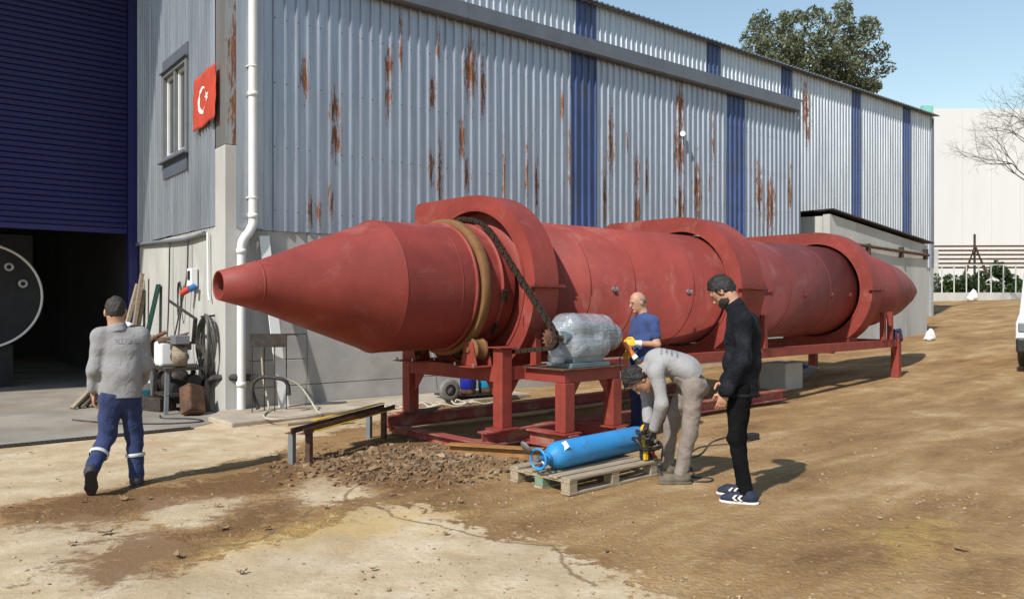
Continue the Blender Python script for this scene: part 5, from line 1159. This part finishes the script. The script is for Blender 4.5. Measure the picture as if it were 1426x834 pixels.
# wall lamp, ledge channel
wl = tag(empty('wall_lamp', WW(9.92, -.03, 5.32), WROT), 'tiny white lamp fixed on the corrugated wall', 'lamp')
MB().box((-.05, -.05, -.04), (.05, .0, .04)).build('box', M['white_paint'], wl, .01); MB().cyl((-.02, -.05, 0), (-.14, -.12, -.01), .05, .06, 16).build('head', M['white_paint'], wl)
tag(MB().prism([(0, 0), (-.22, 0), (-.22, .09), (-.21, .09), (-.21, .01), (0, .01)], (5.3, 0, 0), (0, 1, 0), (0, 0, 1), 3.2).build('steel_channel', M['rust'], None, 0, WW(0, -.02, 2.66), (0, 0, WROT)), 'rusty steel channel stored on the wall ledge behind the drum', 'channel')

# by the far end of the frame
blk = tag(MB().box((-.34, -.25, 0), (.34, .25, .48)).build('concrete_block', M['concrete'], None, .02, DW(7.9, 1.0, g(5.0, 14.3)), (0, 0, R(45))), 'grey concrete block under the far part of the frame', 'block')
for i, (s_, t_, c_, lb) in enumerate(((9.0, 1.6, (.36, .37, .38), 'grey sheet offcut leaning on the ground behind the frame'), (9.5, 1.7, (.10, .14, .40), 'blue sheet offcut lying behind the far frame leg'), (9.25, 1.4, (.30, .33, .42), 'pale grey blue sheet offcut between the grey and blue ones'))):
    p_ = DW(s_, t_); tag(MB().box((-.3, -.02, 0), (.3, .0, .42)).build('sheet_offcut', pm('offcut', c_, .5), None, 0, (p_.x, p_.y, g(p_.x, p_.y)), (R(50), R(8), R(30+12*i))), lb, 'sheet', 'sheet offcuts by the far leg')
F_ = Field(); F_.cone((-.12, 0, .03), (.14, 0, .02), .05, .045, .03, ((0, 0, 1), .5)).cone((.14, 0, .02), (.17, -.02, -.16), .05, .04, .03, ((1, 0, 0), .4)).cone((-.12, -.02, .02), (-.15, -.04, -.1), .045, .035, .03, ((1, 0, 0), .4)).cone((.0, -.07, .02), (.03, -.09, -.12), .06, .05, .03, ((0, 1, 0), .4))
tag(link('work_cloth', F_.mesh('cloth', .012, folds(.006, 60, 9, [(1, 0, 0), (0, 1, 1)])), M['navy_cloth'], None, 0, tuple(DW(10.70, T0, 1.02)), (0, 0, R(42.5))), 'navy cloth hung over the far frame post', 'cloth')
def sack(loc, s_, lb, seed):
    F_ = Field(); F_.ell((0, 0, .16), (.18, .14, .17), None, .05).ell((.03, .02, .32), (.10, .09, .12), None, .06).ell((-.08, 0, .08), (.14, .14, .10), None, .05); F_.cut((0, 0, 0), (0, 0, -1))
    o = link('white_sack', F_.mesh('sack', .018, folds(.012, 30, seed, [(1, 0, .3), (0, 1, .5), (.5, .5, 1)])), M['white_bag'], None, 0, on(*loc)); o.scale = (s_, s_, s_); tag(o, lb, 'sack')
sack((12.05, 22.75), .8, 'crumpled white sack on the ground at the concrete outbuilding corner', 3)
sack((25.8, 44.2), 1.5, 'white sack standing on the kerb in front of the far fence', 8)
# ------------------------------------------------------------------ far right: fence, shrubs, rack, white factory, trees, van
def leaf_cloud(centres, n, size, seed, squash=.8):
    """many leaf-sized faces spread through clumps"""
    r = np.random.default_rng(seed); k = []; vs = []; fs = []
    C = np.array([c[:3] for c in centres]); Rr = np.array([c[3] for c in centres]); w_ = Rr**2/np.sum(Rr**2)
    idx_ = r.choice(len(C), n, p=w_)
    d = r.normal(0, 1, (n, 3)); d /= np.linalg.norm(d, axis=1)[:, None]
    rad = Rr[idx_]*r.uniform(.25, 1, n)**.45; P = C[idx_]+d*rad[:, None]*np.array([1, 1, squash])
    a = r.normal(0, 1, (n, 3)); a /= np.linalg.norm(a, axis=1)[:, None]; b_ = np.cross(a, r.normal(0, 1, (n, 3))); b_ /= np.linalg.norm(b_, axis=1)[:, None]
    s_ = size*r.uniform(.6, 1.4, n)[:, None]
    Q = np.stack([P-a*s_, P+b_*s_*.42, P+a*s_, P-b_*s_*.42], 1).reshape(-1, 3)
    return Q.tolist(), [(4*i, 4*i+1, 4*i+2, 4*i+3) for i in range(n)]
def leaf_mat(name, c0, c1):
    m, t, b = nodes_of(name); gi = N(t, 'ShaderNodeNewGeometry')
    c = ramp(t, gi.outputs['Random Per Island'], [(0, c0), (1, c1)]); t.links.new(c, b.inputs['Base Color']); b.inputs['Roughness'].default_value = .6
    tr = N(t, 'ShaderNodeBsdfTranslucent'); t.links.new(c, tr.inputs[0]); mx = N(t, 'ShaderNodeMixShader'); mx.inputs[0].default_value = .3
    t.links.new(b.outputs[0], mx.inputs[1]); t.links.new(tr.outputs[0], mx.inputs[2]); t.links.new(mx.outputs[0], t.nodes['Material Output'].inputs[0]); return m
M['leaf_olive'] = leaf_mat('olive_leaves', (.075, .092, .05), (.21, .23, .135)); M['leaf_green'] = leaf_mat('shrub_leaves', (.02, .045, .012), (.07, .115, .03))
M['bark'] = pm('bark', (.10, .08, .065), .9, var=.3, scale=8, bmp=.5)
def branch(k, p, d, ln, r, depth, rng, tips, spread=.6, up=.15):
    pts = [p]; q = p; dd = d.normalized()
    for i in range(4):
        dd = (dd+V(rng.gauss(0, .12), rng.gauss(0, .12), rng.gauss(0, .10)+up*.2)).normalized(); q = q+dd*ln/4; pts.append(q)
    k.tube(pts, [r*(1-.12*i) for i in range(5)], 6 if r > .03 else 4, caps=False)
    if depth == 0: tips.append(q); return
    for i in range(3 if depth > 1 else 3):
        e = pts[rng.choice((2, 3, 4))] if i else q
        nd = (dd+V(rng.gauss(0, spread), rng.gauss(0, spread), rng.gauss(0, spread*.7)+up)).normalized()
        branch(k, e, nd, ln*rng.uniform(.6, .82), r*.58, depth-1, rng, tips, spread, up)
rg = random.Random(11)
tree = tag(empty('leafy_tree', (16.9, 45, 2)), 'round leafy tree rising behind the hall roof against the sky', 'tree')
k = MB(); tips = []
k.tube([(0, 0, -.5), (.1, .1, 4), (.0, .0, 9)], [.45, .36, .28], 10, caps=False)
for i in range(5): branch(k, V(0, 0, 7+i*.6), V(math.cos(i*1.3), math.sin(i*1.3), 1.2), 1.7, .15, 3, rg, tips, .45)
k.build('trunk', M['bark'], tree)
cen_ = [(t_.x*.95, t_.y*.95, t_.z, rg.uniform(.35, .75)) for t_ in tips if math.hypot(t_.x, t_.y) < 4.0 and t_.z < 16.6]
for i in range(330):
    a = rg.uniform(0, 6.28); u = rg.uniform(-1, 1); rr = rg.uniform(.05, 1)**.45; cen_.append((4.3*rr*math.cos(a)*math.sqrt(1-u*u*.8), 3.6*rr*math.sin(a)*math.sqrt(1-u*u*.8), 13.0+3.4*u*rr, rg.uniform(.3, .6)))
k = MB(); k.add(*leaf_cloud(cen_, 42000, .115, 5)); k.build('crown', M['leaf_olive'], tree)
bt = tag(empty('bare_tree', (25.9, 38, g(25.9, 38))), 'leafless tree reaching thin branches over the white factory wall', 'tree')
k = MB(); tips = []
k.tube([(0, 0, -.3), (-.05, 0, 3.0), (-.3, .1, 8)], [.22, .17, .08], 9, caps=False)
for i in range(8): branch(k, V(-.3, .1, 5.4+.35*i), V(-1.0+.22*i, .4*math.sin(i*2), .6+.12*i), 1.75, .045, 5, rg, tips, .6, .06)
k.build('trunk', M['bark'], bt)

wf = tag(empty('white_factory', (32.2, 62, 0), R(4)), 'big plain white factory building behind the far fence', 'building')
wpan = pm('white_cladding', (.62, .62, .61), .6, var=.03, scale=.6, col2=(.62, .60, .56), amt=.35, scale2=.5, thr=.55, soft=.3, stretch=(1, 1, .2), bmp=0)
for i in range(16): MB().box((.9+i*2.4, 0, .5), (.9+i*2.4+2.385, .12, 17.0+.04*i)).build('wall_panel', wpan, wf)
MB().box((.2, .10, .2), (40, 14, 16.9)).build('wall_core', wpan, wf)
teal = pm('teal_cladding', (.20, .50, .45), .6, var=.1)
MB().box((.0, -.05, .5), (.88, .3, 17.2)).build('teal_edge', teal, wf)
for i in range(5): MB().box((.12, -.08, 3+2.6*i), (.76, -.045, 4.5+2.6*i)).build('window', M['glass'], wf)

fn = tag(empty('yard_fence', (24.2, 45.0, 0), R(-3)), 'pale metal fence on a low kerb at the far end of the yard', 'fence')
gz = g(27, 44.8)
MB().box((-.6, -.12, gz-.4), (12, .12, gz+.42)).build('kerb', M['concrete_light'], fn, .01)
fm = pm('pale_fence_paint', (.50, .52, .48), .6, var=.1)
for z in (gz+2.0,): MB().beam((-.5, 0, z), (12, 0, z), .05, .05).build('rail', fm, fn)
for i in range(18): MB().cyl((-.4+.68*i, 0, gz+.42), (-.4+.68*i, 0, gz+2.0), .035, n=8).build('bar', fm, fn)
for i, (x, lb) in enumerate(((24.8, 'ivy covered shrub at the left end of the far fence'), (26.5, 'low green shrub behind the middle of the far fence'), (28.3, 'tall green shrub climbing the red rack behind the fence'), (30.4, 'dark green shrub at the right end of the far fence'))):
    sh = tag(empty('shrub', (x, 46.6, g(x, 46.6)), 0), lb, 'shrub')
    hh_ = (2.0, 1.7, 2.4, 1.7)[i]; cs = [(rg.uniform(-.9, .9), rg.uniform(-.5, .5), rg.uniform(.2, hh_-.3)*(1-.2*abs(rg.random())), rg.uniform(.25, .5)) for _ in range(16)]
    k = MB(); k.add(*leaf_cloud(cs, 1500, .13, 20+i)); k.build('foliage', M['leaf_green'], sh)
    MB().cyl((0, 0, -.1), (0, 0, hh_*.6), .05, .03, 7).build('stem', M['bark'], sh)
rk = tag(empty('pipe_rack', (25.0, 50, g(25, 50)), R(-2)), 'rack of rusty red pipes standing behind the far fence', 'rack')
for x in (.1, 4.2, 8.4): MB().box((x-.05, -.05, 0), (x+.05, .05, 4.0 if x < 8 else 3.6)).build('upright', M['dark_steel'], rk)
for i in range(6): MB().cyl((-.2+.3*(i % 2), .1, 1.9+.27*i), (9.2, .1, 1.9+.27*i), .06, n=10).build('pipe', M['rust'], rk)
for i in range(3): MB().beam((3.5-.1*i, -.15, 1.2), (4.1, -.15, 3.2-.1*i), .08, .06).beam((4.9+.1*i, -.15, 1.2), (4.2, -.15, 3.2-.1*i), .08, .06).build('a_frame', M['rust'], rk)
lw = tag(MB().box((0, 0, 0), (1.5, .2, 3.0)).build('boundary_wall', M['concrete_light'], None, .01, (23.4, 46.2, g(23.4, 46.2)), (0, 0, R(-3))), 'short beige boundary wall at the left end of the far fence', 'wall')

# white van at the right margin
vn = tag(empty('parked_van', (12.2, 17.0, g(12, 17)), R(231)), 'white van parked at the right margin of the yard', 'van')
vw = pm('white_car_paint', (.74, .75, .76), .25, var=.02, bmp=0)
body_pr = [(-2.3, .35), (2.2, .35), (2.35, .55), (2.33, .95), (1.75, 1.15), (1.05, 1.95), (.7, 2.08), (-2.15, 2.12), (-2.35, 1.9), (-2.38, .6)]
MB().prism(body_pr, (0, .9, 0), (1, 0, 0), (0, 0, 1), 1.8).build('body', vw, vn, .07)
for y, yy in ((-.915, -.90), (.90, .915)):
    MB().prism([(.35, 1.15), (1.5, 1.15), (.95, 1.83), (.35, 1.9)], (0, yy, 0), (1, 0, 0), (0, 0, 1), .012).build('side_window', M['glass'], vn)
MB().prism([(-.75, 0), (.75, 0), (.68, .86), (-.68, .86)], (1.74, 0, 1.20), (0, 1, 0), (-.64, 0, .77), .02).build('windscreen', M['glass'], vn)
MB().box((2.18, -.88, .32), (2.42, .88, .62)).build('bumper', M['black'], vn, .04)
for y in (-.68, .68): MB().box((2.2, y-.17, .72), (2.365, y+.17, .92)).build('headlight', M['alu'], vn, .03)
for x in (-1.5, 1.5):
    for y in (-.82, .82):
        wh = MB().lathe([(-.10, .2), (-.10, .31), (-.07, .335), (.07, .335), (.10, .31), (.10, .2)], (x, y, .335), (0, 1, 0), 28).build('wheel', M['rubber'], vn)
        MB().lathe([(-.105, 0), (-.08, .2), (.08, .2), (.105, 0)], (x, y, .335), (0, 1, 0), 20).build('rim', M['steel'], wh)

# ------------------------------------------------------------------ loose ground material
def stones(name, n, place, size, seed, mat, kind='stuff'):
    r = np.random.default_rng(seed); O_ = np.array([(a_, b_, c_) for c_ in (-1, 1) for a_, b_ in ((-1,-1),(1,-1),(1,1),(-1,1))], float)*.66
    T_ = np.array([(3,2,1,0),(4,5,6,7),(0,1,5,4),(1,2,6,5),(2,3,7,6),(3,0,4,7)])
    pts = place(r, n); vs = []; fs = []
    for i, (x, y, s_) in enumerate(pts):
        s_ = size*s_; q = O_*r.uniform(.45, 1.15, (8, 1))*s_*np.array([1, r.uniform(.55, 1), 1]); q[:, 2] *= .6; a = r.uniform(0, 6.28); c_, n_ = math.cos(a), math.sin(a)
        q = q@np.array([[c_, n_, 0], [-n_, c_, 0], [0, 0, 1]]); q += r.normal(0, .16*s_, (8, 3)); q += (x, y, g(x, y)+.12*s_+.05*math.exp(-(((x+.95)/.75)**2+((y-7.75)/.5)**2)))
        vs.append(q); fs.append(T_+8*i)
    k = MB(); k.add(np.concatenate(vs).tolist(), np.concatenate(fs).tolist()); return tag(k.build(name, mat), kind=kind)
def pl_rubble(r, n):
    out = []
    while len(out) < n:
        u, v = r.normal(0, 1, 2); x = -.95+.55*u+.25*v; y = 7.75+.45*v-.15*u
        if x < -2.3 or y < 6.7 or y > 9.2: continue
        out.append((x, y, r.uniform(.15, 1)**3.4*1.7+.14))
    return out
def pl_lumps(r, n):
    return [(-1.0+.55*r.normal(), 7.72+.38*r.normal(), r.uniform(.5, 1.3)) for _ in range(n)]
def pl_field(r, n):
    out = []
    for _ in range(n):
        y = 3.6+12*r.uniform(0, 1)**1.5; x = r.uniform(-.75, .75)*y
        if x < -.2*y and r.random() < .6: continue
        out.append((x, y, r.uniform(.2, 1)**3+.12))
    return out
tag(stones('rubble', 4200, pl_rubble, .027, 1, pm('rubble_clods', (.19, .115, .058), .95, var=.4, scale=5, col2=(.36, .27, .18), amt=.8, scale2=4, thr=.56)), 'loose brown clods and stones heaped at the near end of the skids', 'rubble')
tag(stones('rubble_lumps', 70, pl_lumps, .062, 6, pm('lump', (.27, .19, .11), .95, var=.35, scale=6)), 'larger broken lumps lying in the loose rubble by the skids', 'rubble')
tag(stones('gravel', 6500, pl_field, .017, 2, pm('grit', (.31, .22, .13), .95, var=.4, scale=3, col2=(.46, .39, .29), amt=.9, scale2=2, thr=.55)), 'small grit scattered over the whole dirt yard', 'gravel')
def leaf_shape(seed):
    r = random.Random(seed); k = MB(); n = 5; pts = []
    for i in range(2*n+2):
        a = -2.5+5.0*i/(2*n+1); rr = (1.0 if i % 2 == 0 else .45)*r.uniform(.8, 1.1); pts.append((rr*math.sin(a), rr*math.cos(a)*.9, (.1+.6*rr*rr*r.uniform(-.1, 1.0))))
    pts.append((0, -1.0, .1)); vs = [(0, 0, .06)]+pts; m_ = len(pts)
    vs2 = [(x, y, z+.015) for x, y, z in vs]
    fs = [(0, i+1, (i+1) % m_+1) for i in range(m_)]
    k.add(vs2, fs); k.add(vs, [f[::-1] for f in fs]); return k
LF = [leaf_shape(i) for i in range(4)]
spots = [(-3.08,6.27,0.080),(-2.90,6.31,0.060),(-3.36,6.20,0.050),(-2.74,5.34,0.100),(-2.84,5.09,0.060),(-2.00,5.46,0.090),(-2.04,4.84,0.080),(-1.69,5.46,0.070),(-1.56,4.55,0.060),(-1.42,6.02,0.060),(-0.41,6.20,0.060),(-4.00,6.96,0.050),(-5.02,8.24,0.050),(0.60,4.97,0.060),(2.83,4.97,0.080),(3.85,7.41,0.050),(-0.81,4.61,0.050),(-0.98,6.43,0.050),(-2.25,6.07,0.060),(3.24,8.74,0.050),(-3.69,8.40,0.050),(-0.45,5.33,0.050)]
for i, (x, y, s_) in enumerate(spots):
    o = LF[i % 4].build('dry_leaf', M['dry_leaf'], None, 0, on(x, y, .012), (random.uniform(-.25, .25), random.uniform(-.25, .25), random.uniform(0, 6))); o.scale = (s_*.6, s_*.66, s_*.6)
    tag(o, 'curled dry brown leaf lying on the foreground ground', 'leaf', 'fallen leaves in the foreground')
S.cycles.max_bounces = 6; S.cycles.diffuse_bounces = 2; S.cycles.glossy_bounces = 2; S.cycles.transmission_bounces = 2; S.cycles.transparent_max_bounces = 8
S.cycles.use_adaptive_sampling = True; S.cycles.adaptive_threshold = .02
